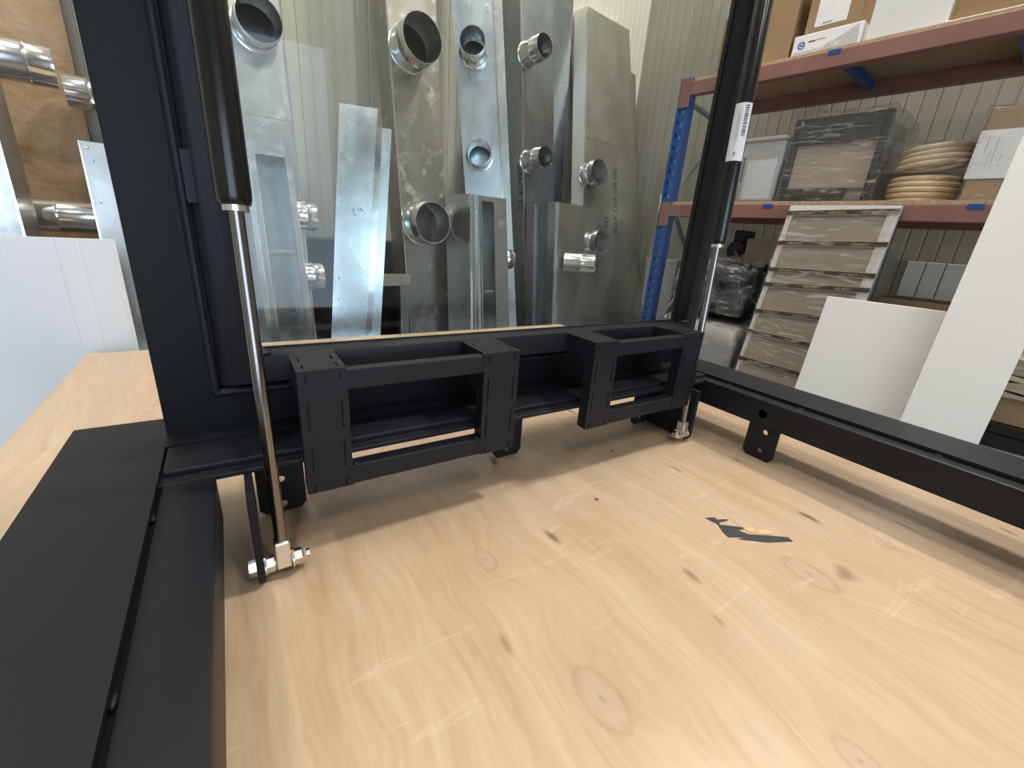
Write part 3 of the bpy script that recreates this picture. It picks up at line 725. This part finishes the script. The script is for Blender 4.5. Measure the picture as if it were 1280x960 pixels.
# left of the leaf
D = Duct('low galvanised duct with rivets, left of the leaf, spigot on its left side', lin(-0.079, 0.0), lin(0.19, 0.0), F0[0], F0[1], FLOOR, 0.445, 0.11, 'galv', edge='l')
D.spigot(0, 0.258, 0.040, 0.135, (-1, 0, 0), (-0.079, D.y0 + 0.026 + 0.055, 0.258)); D.dimples([(.05, .43), (.06, .30), (.09, .18), (.07, .40)]); D.seam(0.315)
D = Duct('tall duct hidden behind the left stile, spigot pointing left', lin(0.02, 0.0), lin(0.20, 0.0), 1.745, 0.10, FLOOR, 1.6, 0.07, 'galv', edge='')
D.spigot(0, 0.58, 0.040, 0.11, (-1, 0, 0), (0.02, D.y0 + 0.058 + 0.035, 0.58))
D = Duct('duct at the far left with a bright edge, spigot pointing right', lin(-0.42, 0.0), lin(-0.188, 0.0), F1[0], F1[1], FLOOR, 0.66, 0.22, 'galv', edge='r')
D.spigot(0, 0.585, 0.042, 0.10, (1, 0.05, 0), (-0.188, D.y0 + 0.05 + 0.15, 0.585))
t = thing('kraft_wrapped_board', 'brown crumpled kraft covered board leaning on the wall at the far left', 'board', (-0.3, 1.85, FLOOR), RM)
mb = MB(RM)
N, Mz = 14, 40
g = [[mb.b.verts.new((-0.62 + (0.55 + 0.01 * j / Mz) * i / N, 1.862 + 0.08 * (j / Mz) + 0.006 * noise.noise((i * 0.7, j * 0.5, 3)), FLOOR + 2.5 * j / Mz)) for i in range(N + 1)] for j in range(Mz + 1)]
gb = [[mb.b.verts.new((v.co.x, v.co.y + 0.05, v.co.z)) for v in row] for row in g]
for j in range(Mz):
    for i in range(N):
        mb.b.faces.new((g[j][i], g[j][i + 1], g[j + 1][i + 1], g[j + 1][i])); mb.b.faces.new((gb[j][i], gb[j + 1][i], gb[j + 1][i + 1], gb[j][i + 1]))
    mb.b.faces.new((g[j][0], g[j + 1][0], gb[j + 1][0], gb[j][0])); mb.b.faces.new((g[j][N], gb[j][N], gb[j + 1][N], g[j + 1][N]))
for i in range(N): mb.b.faces.new((g[Mz][i], g[Mz][i + 1], gb[Mz][i + 1], gb[Mz][i])); mb.b.faces.new((g[0][i], gb[0][i], gb[0][i + 1], g[0][i + 1]))
mb.build('wrapped_sheet', 'kraft', t, smooth=True)
# white folded board at the left
t = thing('white_folded_board', 'large white folded panel standing behind the left end of the workbench', 'panel', (-0.3, 1.22, FLOOR), RM)
mb = MB(RM)
prof = [(-0.75, 0.0), (-0.135, 0.0), (-0.132, 0.0012), (-0.129, 0.0), (-0.099, 0.0), (-0.096, 0.0010), (-0.093, 0.0), (-0.050, 0.0), (-0.040, 0.004)]
zs = [(FLOOR, -0.020), (0.228, 0.0)]
fr = [[mb.b.verts.new((x, 1.262 + dy + o, z)) for x, o in prof] for z, dy in zs]
bk = [[mb.b.verts.new((x, 1.262 + dy + o + 0.012, z)) for x, o in prof] for z, dy in zs]
for i in range(len(prof) - 1):
    mb.b.faces.new((fr[0][i], fr[0][i + 1], fr[1][i + 1], fr[1][i])); mb.b.faces.new((bk[0][i], bk[1][i], bk[1][i + 1], bk[0][i + 1]))
    mb.b.faces.new((fr[1][i], fr[1][i + 1], bk[1][i + 1], bk[1][i])); mb.b.faces.new((fr[0][i], bk[0][i], bk[0][i + 1], fr[0][i + 1]))
for i in (0, -1): mb.b.faces.new((fr[0][i], fr[1][i], bk[1][i], bk[0][i]))
mb.build('folded_sheet', 'white_matt', t)
# dark low cabinet and rail between the ducts, seen through the glass
t = thing('low_black_cabinet', 'low black cabinet against the back wall, glimpsed between two ducts', 'cabinet', (0.72, 1.88, FLOOR), RM)
MB(RM).box(0.46, 1.02, 1.80, 1.97, FLOOR, 0.215, 0.004).build('cabinet_body', 'black_plastic', t)
MB(RM).box(0.45, 1.03, 1.79, 1.98, 0.215, 0.228, 0.003).build('cabinet_top', 'tape_black', t)
t = thing('metal_trestle', 'galvanised trestle rail on two upright channels, seen through the glass left of the dusty duct', 'trestle', (0.73, 1.60, FLOOR), RM)
MB(RM).box(0.60, 0.80, 1.585, 1.625, 0.075, 0.118, 0.002).build('top_rail', 'galv', t)
for x in (0.655, 0.775): MB(RM).box(x - 0.018, x + 0.018, 1.587, 1.623, FLOOR, 0.075, 0.002).build('leg', 'galv_dark', t)

# ================================================================== RACK (room frame)
RX, RXB, RY = 2.0, 2.43, 1.305
rk = thing('shelf_rack', 'blue and red metal shelf rack with chipboard shelves along the right wall', 'rack', (2.2, 0.35, FLOOR), RM)
for x in (RX, RXB - 0.05):
    for y0 in (RY - 0.055, -0.66):
        front = x == RX
        mb = MB(RM); fa, fb = (x - 0.002, x) if front else (x + 0.048, x + 0.05)
        fu = lambda u, v, w: (w, y0 + u, v)
        z = FLOOR
        while z < 0.995:                     # punched strip, one 50 mm pitch at a time
            h_ = [rrect(0.015, 0.023, z + 0.008, z + 0.026, 0.0025, 2), rrect(0.034, 0.042, z + 0.018, z + 0.036, 0.0025, 2)] if front and y0 > 0 else []
            mb.plate(rect(0, 0.055, z, z + 0.05), h_, fa, fb, fu); z += 0.05
        mb.box(x, x + 0.048, y0 + 0.053, y0 + 0.055, FLOOR, 1.0); mb.box(x, x + 0.048, y0, y0 + 0.002, FLOOR, 1.0)
        mb.build('upright', 'rack_blue', rk)
for z0 in (0.428, 0.930):
    zt = z0 + 0.052
    for x0, m_ in ((RX - 0.012, 1), (RXB - 0.03, 0)):
        mb = MB(RM); mb.box(x0, x0 + 0.04, -0.60, RY - 0.058, z0, zt, 0.002)
        mb.build('beam', 'rack_red', rk)
    for y in (RY - 0.058, ):
        MB(RM).box(RX - 0.010, RX - 0.0025, y, y + 0.050, z0 - 0.045, zt + 0.012, 0.001).build('beam_connector', 'rack_red', rk)
    MB(RM).box(RX + 0.002, RXB, -0.60, RY - 0.06, zt, zt + 0.014, 0.001).build('shelf_board', 'chip', rk)
for z0, y, clip in ((0.930, 0.705, 1), (0.930, 0.265, 0), (0.428, 0.80, 1), (0.428, 0.20, 1)):
    if 1:
        MB(RM).box(RX + 0.030, RXB - 0.03, y - 0.026, y + 0.000, z0 + 0.022, z0 + 0.048).build('tie_bar', 'rack_blue', rk)
        if clip: MB(RM).box(RX - 0.0145, RX + 0.002, y - 0.016, y + 0.022, z0 + 0.038, z0 + 0.0535, 0.001).build('shelf_clip', 'rack_blue', rk)
for a, b in (((RX + 0.03, RY - 0.03, 0.52), (RXB - 0.04, RY - 0.03, 0.86)), ((RX + 0.03, RY - 0.03, 0.50), (RXB - 0.04, RY - 0.03, 0.16)), ((RX + 0.03, RY - 0.03, -0.2), (RXB - 0.04, RY - 0.03, 0.16)), ((RX + 0.03, RY - 0.03, 0.92), (RXB - 0.04, RY - 0.03, 0.88))):
    MB(RM).tube(a, b, 0.011, n=8).build('brace', 'rack_grey', rk, smooth=True)
SH1, SH2 = 0.428 + 0.066, 0.930 + 0.066

def carton(name, label, x0, x1, y0, y1, z0, z1, mat='card', group=None, flaps=True, gap=0.002):
    t = thing(name, label, 'box', ((x0 + x1) / 2, (y0 + y1) / 2, z0), RM, group)
    MB(RM).box(x0, x1, y0, y1, z0, z1, 0.003).build('carton_body', mat, t)
    if flaps:
        MB(RM).box(x0 - 0.0006, x1 + 0.0006, (y0 + y1) / 2 - 0.012, (y0 + y1) / 2 + 0.012, z1 - 0.04, z1 + 0.0008).build('packing_tape', 'card_dark', t)
    return t
def sheet_on(t, x, y0, y1, z0, z1, lines, seed, skew=0.0, mat='paper'):
    """paper sheet stuck on the -x face of a box, with printed lines"""
    mb = MB(RM); mb.verts_faces([(x - 0.0012, y0, z0), (x - 0.0012, y1, z0), (x - 0.0012, y1 - skew, z1), (x - 0.0012, y0 - skew, z1), (x - 0.0002, y0, z0), (x - 0.0002, y1, z0), (x - 0.0002, y1 - skew, z1), (x - 0.0002, y0 - skew, z1)], [(0, 1, 2, 3), (4, 7, 6, 5), (0, 4, 5, 1), (1, 5, 6, 2), (2, 6, 7, 3), (3, 7, 4, 0)])
    s = mb.build('paper_sheet', mat, t, 'white paper sheet')
    for a0, a1, b0, b1, m_ in lines:
        MB(RM).box(x - 0.0018, x - 0.0012, y0 + (y1 - y0) * a0, y0 + (y1 - y0) * a1, z0 + (z1 - z0) * b0, z0 + (z1 - z0) * b1).build('print_line', m_, s)
    return s
# upper shelf
carton('cardboard_box', 'cardboard box at the far end of the upper shelf, seen left of the stile', 2.06, 2.36, 1.05, 1.185, SH2, 1.21, 'card_dark')
carton('tall_cardboard_box', 'tall plain cardboard box on the upper shelf, beside the white printed carton', 2.035, 2.33, 0.885, 1.01, SH2, 1.42)
t = carton('printed_carton', 'flat white carton with blue round mark and torn wrap on the upper shelf', 2.03, 2.32, 0.655, 0.872, SH2, 1.068, 'paper', flaps=False)
mb = MB(RM); mb.lathe((2.0296, 0.842, 1.034), (-1, 0, 0), [(0, 0.0085), (0.0006, 0.0085), (0.0006, 0.0125), (0, 0.0125)], 20, closed=True); mb.build('blue_ring', 'ink_blue', t)
MB(RM).box(2.029, 2.0296, 0.836, 0.848, 1.031, 1.037).build('blue_bar', 'ink_blue', t)
MB(RM).box(2.029, 2.0296, 0.797, 0.820, 1.0395, 1.043).build('print_line', 'ink', t); MB(RM).box(2.029, 2.0296, 0.765, 0.795, 1.0415, 1.044).build('print_line', 'ink_grey', t)
mb = MB(RM); mb.plate([(0.660, 1.001), (0.868, 1.001), (0.862, 1.015), (0.77, 1.016), (0.70, 1.045), (0.668, 1.064)], [], 2.0275, 2.029, lambda u, v, w: (w, u, v)); mb.build('torn_wrap', 'film_thick', t)
t = carton('labelled_cardboard_box', 'cardboard box with white paper label, on top of the flat white carton', 2.035, 2.31, 0.675, 0.845, 1.069, 1.32, 'card')
sheet_on(t, 2.035, 0.715, 0.815, 1.085, 1.19, [(0.45, 0.75, 0.05, 0.09, 'ink_grey'), (0.1, 0.3, 0.75, 0.92, 'ink_grey'), (0.6, 0.8, 0.8, 0.95, 'ink_grey')], 1)
tag(MB(RM).box(2.035, 2.06, 0.435, 0.640, SH2, 1.45, 0.002).build('white_board', 'frame_white'), 'white board standing upright on the upper shelf right of the cartons', 'board')
t = carton('small_cardboard_box', 'small cardboard box lying on a white sheet at the right of the upper shelf', 2.06, 2.30, 0.15, 0.43, SH2 + 0.012, 1.10, 'card_dark')
tag(MB(RM).box(2.03, 2.34, 0.12, 0.432, SH2, SH2 + 0.011, 0.001).build('white_sheet', 'white_lam'), 'thin white sheet lying under the small cardboard box', 'sheet')
# lower shelf
t = thing('storage_tote', 'translucent plastic storage tote on the lower shelf behind the strut label', 'tote', (2.2, 0.885, SH1), RM)
def taper(x0, x1, y0, y1, z0, z1, k):
    cx_, cy_ = (x0 + x1) / 2, (y0 + y1) / 2
    return lambda x, y, z: (cx_ + (x - cx_) * (1 - k * (1 - (z - z0) / (z1 - z0))), cy_ + (y - cy_) * (1 - k * (1 - (z - z0) / (z1 - z0))), z)
MB(RM).box(2.04, 2.36, 0.815, 0.985, SH1, 0.725, 0.012, f=taper(2.04, 2.36, .815, .985, SH1, .725, .10), seg=3).build('tote_body', 'clear_plastic', t, smooth=True)
MB(RM).box(2.03, 2.37, 0.812, 0.988, 0.725, 0.740, 0.005).build('lid', 'clear_plastic', t, smooth=True)
MB(RM).path([(2.036, 0.955, 0.665), (2.024, 0.955, 0.665), (2.024, 0.955, 0.575), (2.036, 0.955, 0.575)], 0.002, 6).build('handle', 'ink', t)
MB(RM).box(2.06, 2.34, 0.84, 0.96, SH1 + 0.012, 0.66, 0.004).build('contents', 'white_matt', t)
t = thing('wrapped_oven', 'black metal appliance wrapped in clear film on the lower shelf', 'appliance', (2.22, 0.645, SH1), RM)
MB(RM).box(2.09, 2.40, 0.515, 0.785, SH1 + 0.01, 0.785, 0.003).build('housing', 'tin_grey', t)
MB(RM).box(2.055, 2.09, 0.500, 0.520, SH1, 0.792, 0.002).build('front_post', 'black_gloss', t); MB(RM).box(2.055, 2.09, 0.780, 0.800, SH1, 0.792, 0.002).build('front_post', 'black_gloss', t)
MB(RM).box(2.060, 2.09, 0.52, 0.78, 0.700, 0.792, 0.002).build('control_panel', 'black_plastic', t)
MB(RM).box(2.075, 2.09, 0.52, 0.78, 0.545, 0.700, 0.002).build('door_panel', 'beige_panel', t)
MB(RM).box(2.060, 2.09, 0.58, 0.78, SH1, 0.545, 0.002).build('base_panel', 'black_gloss', t)
def film_box(t, x0, x1, y0, y1, z0, z1, amp, seed, mat='film', n=14, name='stretch_film', f=None):
    mb = MB(RM)
    bmesh.ops.create_cube(mb.b, size=1.0)
    bmesh.ops.subdivide_edges(mb.b, edges=mb.b.edges[:], cuts=n, use_grid_fill=True)
    for v in mb.b.verts:
        p_ = Vector((x0 + (v.co.x + .5) * (x1 - x0), y0 + (v.co.y + .5) * (y1 - y0), z0 + (v.co.z + .5) * (z1 - z0)))
        q_ = Vector((seed, seed * 2, seed * 3))
        dn = noise.noise(p_ * 14 + q_) + 0.5 * noise.noise(Vector((p_.x * 20, p_.y * 50, p_.z * 28)) + q_)
        nv = Vector((round(v.co.x * 2.0), round(v.co.y * 2.0), round(v.co.z * 2.0) if v.co.z > 0 else 0))
        nv = Vector([c if abs(c) == 1 else 0 for c in nv])
        v.co = p_ + nv * amp * dn
        if f: v.co = f(*v.co)
    return mb.build(name, mat, t, smooth=True, angle=180)
film_box(t, 2.045, 2.415, 0.490, 0.803, SH1 + 0.008, 0.805, 0.007, 1.3)
def coil(label, cx_, cy_, z0, n, r, rr, tilt=0.0, film=False):
    t = thing('hose_coil', label, 'coil', (cx_, cy_, z0), RM, 'beige hose coils on the lower shelf')
    random.seed(int(z0 * 100))
    for k in range(n):
        dr = random.uniform(-0.006, 0.006); pts = []
        for i in range(40):
            a = 2 * math.pi * i / 40
            x = (r + dr) * math.cos(a); y = (r + dr) * math.sin(a) * 1.0
            z = z0 + rr + k * rr * 1.75 + random.uniform(-.0006, .0006) + tilt * y + (0.012 if tilt else 0) + abs(tilt) * r
            pts.append((cx_ + x, cy_ + y, z))
        MB(RM).path(pts, rr, 8, True).build('hose_turn', 'hose', t, smooth=True)
    if film: film_box(t, cx_ - r - rr - .008, cx_ + r + rr + .008, cy_ - r - rr - .008, cy_ + r + rr + .008, z0 + 0.002, z0 + 2 * rr * n + 2 * abs(tilt) * r, 0.006, 4.1, 'film', 10)
    return t
coil('lower beige hose coil lying on the lower shelf next to the labelled carton', 2.18, 0.374, SH1, 5, 0.092, 0.0098)
coil('upper beige hose coil wrapped in film, resting on the lower coil', 2.18, 0.374, SH1 + 0.093, 4, 0.088, 0.0095, -0.12, True)
t = carton('addressed_carton', 'cardboard carton with a large white paper sheet on the lower shelf', 2.055, 2.36, -0.02, 0.256, SH1, 0.755, 'card')
sheet_on(t, 2.052, 0.150, 0.262, 0.560, 0.695, [(0.58, 0.60, 0.3, 0.85, 'ink_pale'), (0.77, 0.79, 0.5, 0.9, 'ink_pale'), (0.42, 0.435, 0.2, 0.5, 'ink_pale'), (0.66, 0.675, 0.2, 0.6, 'ink_pale')], 2)
film_box(t, 2.046, 2.366, -0.028, 0.262, SH1 + 0.003, 0.762, 0.004, 7.7)
# below the lower shelf
t = carton('open_cardboard_box', 'plain cardboard box under the lower shelf, behind the taped slab', 2.16, 2.45, 0.68, 0.925, 0.245, 0.352, 'card_grey', flaps=False)
t2 = thing('black_crate', 'black plastic crate under the lower shelf carrying the plain cardboard box', 'crate', (2.27, 0.82, FLOOR), RM)
MB(RM).box(2.12, 2.50, 0.62, 1.02, FLOOR, 0.225, 0.006).build('crate_body', 'black_plastic', t2)
MB(RM).plate(rect(2.11, 2.51, 0.61, 1.03), [rect(2.125, 2.495, 0.625, 1.015)], 0.225, 0.2449, XY).build('rim', 'black_plastic', t2)
t = thing('black_motor', 'black machine part lying on the crate under the lower shelf', 'machine part', (2.2, 0.975, 0.245), RM)
mb = MB(RM); mb.lathe((2.17, 0.975, 0.295), (1, 0, 0), [(0, 0.02), (0, 0.040), (0.02, 0.049), (0.16, 0.049), (0.18, 0.03)], 20); mb.build('motor_body', 'black_plastic', t, smooth=True)
MB(RM).box(2.18, 2.30, 0.95, 1.0, 0.335, 0.385, 0.006).build('terminal_box', 'black_plastic', t)
MB(RM).path([(2.172, 0.975, 0.29), (2.155, 0.96, 0.285), (2.145, 0.945, 0.262), (2.150, 0.93, 0.255)], 0.005, 6).build('cable', 'ink_grey', t, smooth=True)
def bundle(label, x0, x1, y0, y1, z0, z1, seed, core, mat='film_thick', amp=0.03):
    t = thing('film_bundle', label, 'bundle', ((x0 + x1) / 2, (y0 + y1) / 2, z0), RM)
    film_box(t, x0 + .02, x1 - .02, y0 + .02, y1 - .02, z0, z1 - .02, amp * 0.7, seed + 5, core, 10, 'bundle_core')
    film_box(t, x0, x1, y0, y1, z0 + .001, z1, amp, seed, mat, 16)
bundle('crumpled film bundle over dark goods, left of the taped slab and topmost', 1.90, 2.08, 0.78, 1.08, 0.03, 0.25, 2.0, 'black_plastic', 'film_thick', 0.040)
bundle('clear film roll pack below the crumpled bundle, left of the taped slab', 1.86, 2.07, 0.74, 1.10, FLOOR, 0.0, 6.0, 'tin_grey', 'film_thick', 0.016)
t = thing('clear_bin', 'clear plastic bin at the foot of the blue upright, seen through the glass', 'bin', (2.445, 1.4575, FLOOR), RM)
bx = (2.345, 2.545, 1.36, 1.555)
for a in ((bx[0], bx[0] + .004, bx[2], bx[3]), (bx[1] - .004, bx[1], bx[2], bx[3]), (bx[0] + .004, bx[1] - .004, bx[2], bx[2] + .004), (bx[0] + .004, bx[1] - .004, bx[3] - .004, bx[3])):
    MB(RM).box(*a, FLOOR + 0.004, 0.205).build('bin_side', 'clear_plastic', t)
MB(RM).box(*bx, FLOOR, FLOOR + 0.004).build('bin_base', 'clear_plastic', t)
MB(RM).plate(rect(bx[0] - .008, bx[1] + .008, bx[2] - .008, bx[3] + .008), [rect(bx[0] + .004, bx[1] - .004, bx[2] + .004, bx[3] - .004)], 0.205, 0.218, XY).build('rim', 'clear_plastic', t)
t = thing('wrapped_profiles', 'narrow bundle of profiles wrapped in film standing in the clear bin', 'bundle', (2.4, 1.52, FLOOR + 0.0045), RM)
MB(RM).box(2.358, 2.385, 1.50, 1.54, FLOOR + 0.005, 0.56, 0.003).build('profile', 'beige_panel', t); MB(RM).box(2.387, 2.415, 1.50, 1.54, FLOOR + 0.005, 0.53, 0.003).build('profile', 'card_grey', t)
film_box(t, 2.354, 2.421, 1.494, 1.546, FLOOR + .006, 0.568, 0.003, 9.2, 'film', 12)
# white planks and brown box by the right wall
for i, (y0, y1) in enumerate(((0.345, 0.402), (0.282, 0.340), (0.215, 0.277))):
    lab_ = ['leftmost of three grey white planks under the lower shelf', 'middle one of three grey white planks under the lower shelf', 'rightmost of three grey white planks under the lower shelf'][i]
    tag(MB(RM).box(2.555, 2.575, y0, y1, FLOOR, 0.305, 0.002, f=lambda x, y, z: (x - 0.03 * (0.305 - z), y, z)).build('plank', 'wall_paint'), lab_, 'plank', 'grey white planks under the shelf')
carton('brown_box', 'dark brown box under the lower shelf in front of the planks', 2.20, 2.44, 0.10, 0.40, FLOOR, 0.165, 'card_dark', flaps=False)

# ------------------------------------------------------------------ leaning panels
def leaner(x0, s, th): return lambda y, z, w: (x0 + s * z + w * th, y, z)
sb = thing('taped_panel_stack', 'stack of white framed beige panels wrapped with black and gold tape, leaning on the shelf', 'panel stack', (1.72, 0.54, FLOOR), RM)
f = leaner(1.86, 0.20, 1)
S0, S1 = 0.372, 0.707
MB(RM).plate(rect(S0, S1, FLOOR, 0.474), [rect(S0 + 0.030, S1 - 0.018, FLOOR + 0.02, 0.448)], 0.0, 0.020, f).build('panel_frame', 'frame_white', sb)
MB(RM).box(S0 + 0.004, S1 - 0.004, 0.006, 0.034, FLOOR + 0.003, 0.470, f=lambda y, w, z: f(y, z, w)).build('panel_core', 'beige_panel', sb)
MB(RM).plate(rect(S0 + 0.012, S1 - 0.010, FLOOR + 0.02, 0.455), [rect(S0 + 0.022, S1 - 0.0185, FLOOR + 0.03, 0.445)], -0.002, 0.004, f).build('inner_bead', 'alu', sb)
for zl, zr in ((0.445, 0.456), (0.336, 0.350), (0.236, 0.247), (0.178, 0.199), (0.073, 0.092), (-0.008, -0.018), (-0.118, -0.128), (-0.26, -0.25)):
    mb = MB(RM)
    g = lambda y, z, w: f(y, zl + (zr - zl) * (S1 - y) / (S1 - S0) + z, w)
    mb.box(S0 - 0.002, S1 + 0.002, -0.0045, -0.0028, -0.0085, 0.0085, f=lambda y, w, z: g(y, z, w))
    tp = mb.build('printed_tape', 'tape_black', sb)
    for e in (-0.0093, 0.0078):
        MB(RM).box(S0 - 0.002, S1 + 0.002, -0.0050, -0.0030, e, e + 0.0012, f=lambda y, w, z: g(y, z, w)).build('gold_edge', 'gold_print', tp)
    for y in (S1 - 0.035, S1 - 0.135, S1 - 0.235):
        o_ = Vector(g(y, -0.0040, -0.0050)); o2 = Vector(g(y - 0.05, -0.0040, -0.0050))
        lettering('LINE SELECT', 0.0095, 'gold_print', tp, o_, o2 - o_, (0.20, 0, 1), RM, 'tape_lettering', 0.0, 0.0002)
mb = MB(RM)
N, Mz = 12, 40
g = [[mb.b.verts.new(f(S0 - 0.004 + (S1 - S0 + 0.008) * i / N, FLOOR + 0.004 + (0.474 - FLOOR) * j / Mz, -0.0068 + 0.0022 * noise.noise((i * 0.9, j * 0.9, 5.0)))) for i in range(N + 1)] for j in range(Mz + 1)]
for j in range(Mz):
    for i in range(N): mb.b.faces.new((g[j][i], g[j][i + 1], g[j + 1][i + 1], g[j + 1][i]))
mb.build('stretch_film', 'film', sb, smooth=True)
f = leaner(1.665, 0.16, 1)
tag(MB(RM).box(0.02, 0.433, 0.0, 0.012, FLOOR, 0.178, 0.001, f=lambda y, w, z: f(y, z, w)).build('white_square_panel', 'white_lam'), 'low white panel with square corners leaning in front of the taped panel stack', 'panel')
f2 = leaner(1.615, 0.20, 1)
mb = MB(RM); mb.plate(rrect(-0.016, 0.1435, FLOOR, 0.98, 0.006, 3), [], 0.0, 0.018, f2)
tag(mb.build('tall_white_panel', 'white_lam'), 'tall narrow glossy white panel leaning beside the low white panel', 'panel')
# stack of wavy card at the lower right
t = thing('paper_sack_stack', 'stack of crumpled beige paper sacks beside the tall white panel', 'stack', (1.95, -0.12, -0.045), RM)
random.seed(11)
for k in range(7):
    mb = MB(RM); N = 16; z0 = -0.045 + k * 0.0165
    top = [[None] * (N + 1) for _ in range(N + 1)]; bot = [[None] * (N + 1) for _ in range(N + 1)]
    for j in range(N + 1):
        for i in range(N + 1):
            x = 1.84 + 0.34 * i / N + 0.008 * noise.noise((k * 3.1, j * 0.5, 1)); y = -0.38 + 0.40 * j / N + 0.010 * noise.noise((k * 2.3, i * 0.4, 2))
            wv = 0.0040 * math.sin(j * 1.3 + k * 2) + 0.005 * noise.noise((x * 26, y * 26, k * 1.7))
            top[j][i] = mb.b.verts.new((x, y, z0 + 0.0145 + wv)); bot[j][i] = mb.b.verts.new((x, y, z0 + wv * (0.6 if k else 0)))
    for j in range(N):
        for i in range(N):
            mb.b.faces.new((top[j][i], top[j][i + 1], top[j + 1][i + 1], top[j + 1][i])); mb.b.faces.new((bot[j][i], bot[j + 1][i], bot[j + 1][i + 1], bot[j][i + 1]))
        mb.b.faces.new((top[j][0], top[j + 1][0], bot[j + 1][0], bot[j][0])); mb.b.faces.new((top[j][N], bot[j][N], bot[j + 1][N], top[j + 1][N]))
    for i in range(N):
        mb.b.faces.new((top[0][i], bot[0][i], bot[0][i + 1], top[0][i + 1])); mb.b.faces.new((top[N][i], top[N][i + 1], bot[N][i + 1], bot[N][i]))
    mb.build('paper_sack', 'hose' if k % 2 else 'card_grey', t, smooth=True)
carton('low_carton', 'low beige carton under the crumpled paper sacks', 1.86, 2.18, -0.40, 0.015, -0.125, -0.046, 'card', flaps=False)
t = thing('black_trolley', 'low black trolley carrying the beige carton at the lower right', 'trolley', (2.0, -0.2, FLOOR), RM)
MB(RM).box(1.83, 2.22, -0.45, 0.05, -0.150, -0.1255, 0.004).build('top_plate', 'black_gloss', t)
MB(RM).box(1.855, 2.20, -0.43, 0.035, -0.62, -0.152, 0.008).build('drawer_body', 'black_plastic', t)
for x in (1.89, 2.17):
    for y in (-0.42, 0.02): MB(RM).box(x - 0.015, x + 0.015, y - 0.015, y + 0.015, FLOOR, -0.62).build('leg', 'black_plastic', t)
MB(RM).box(1.838, 1.856, -0.36, 0.00, -0.225, -0.200, 0.003).build('push_bar', 'tin_grey', t)
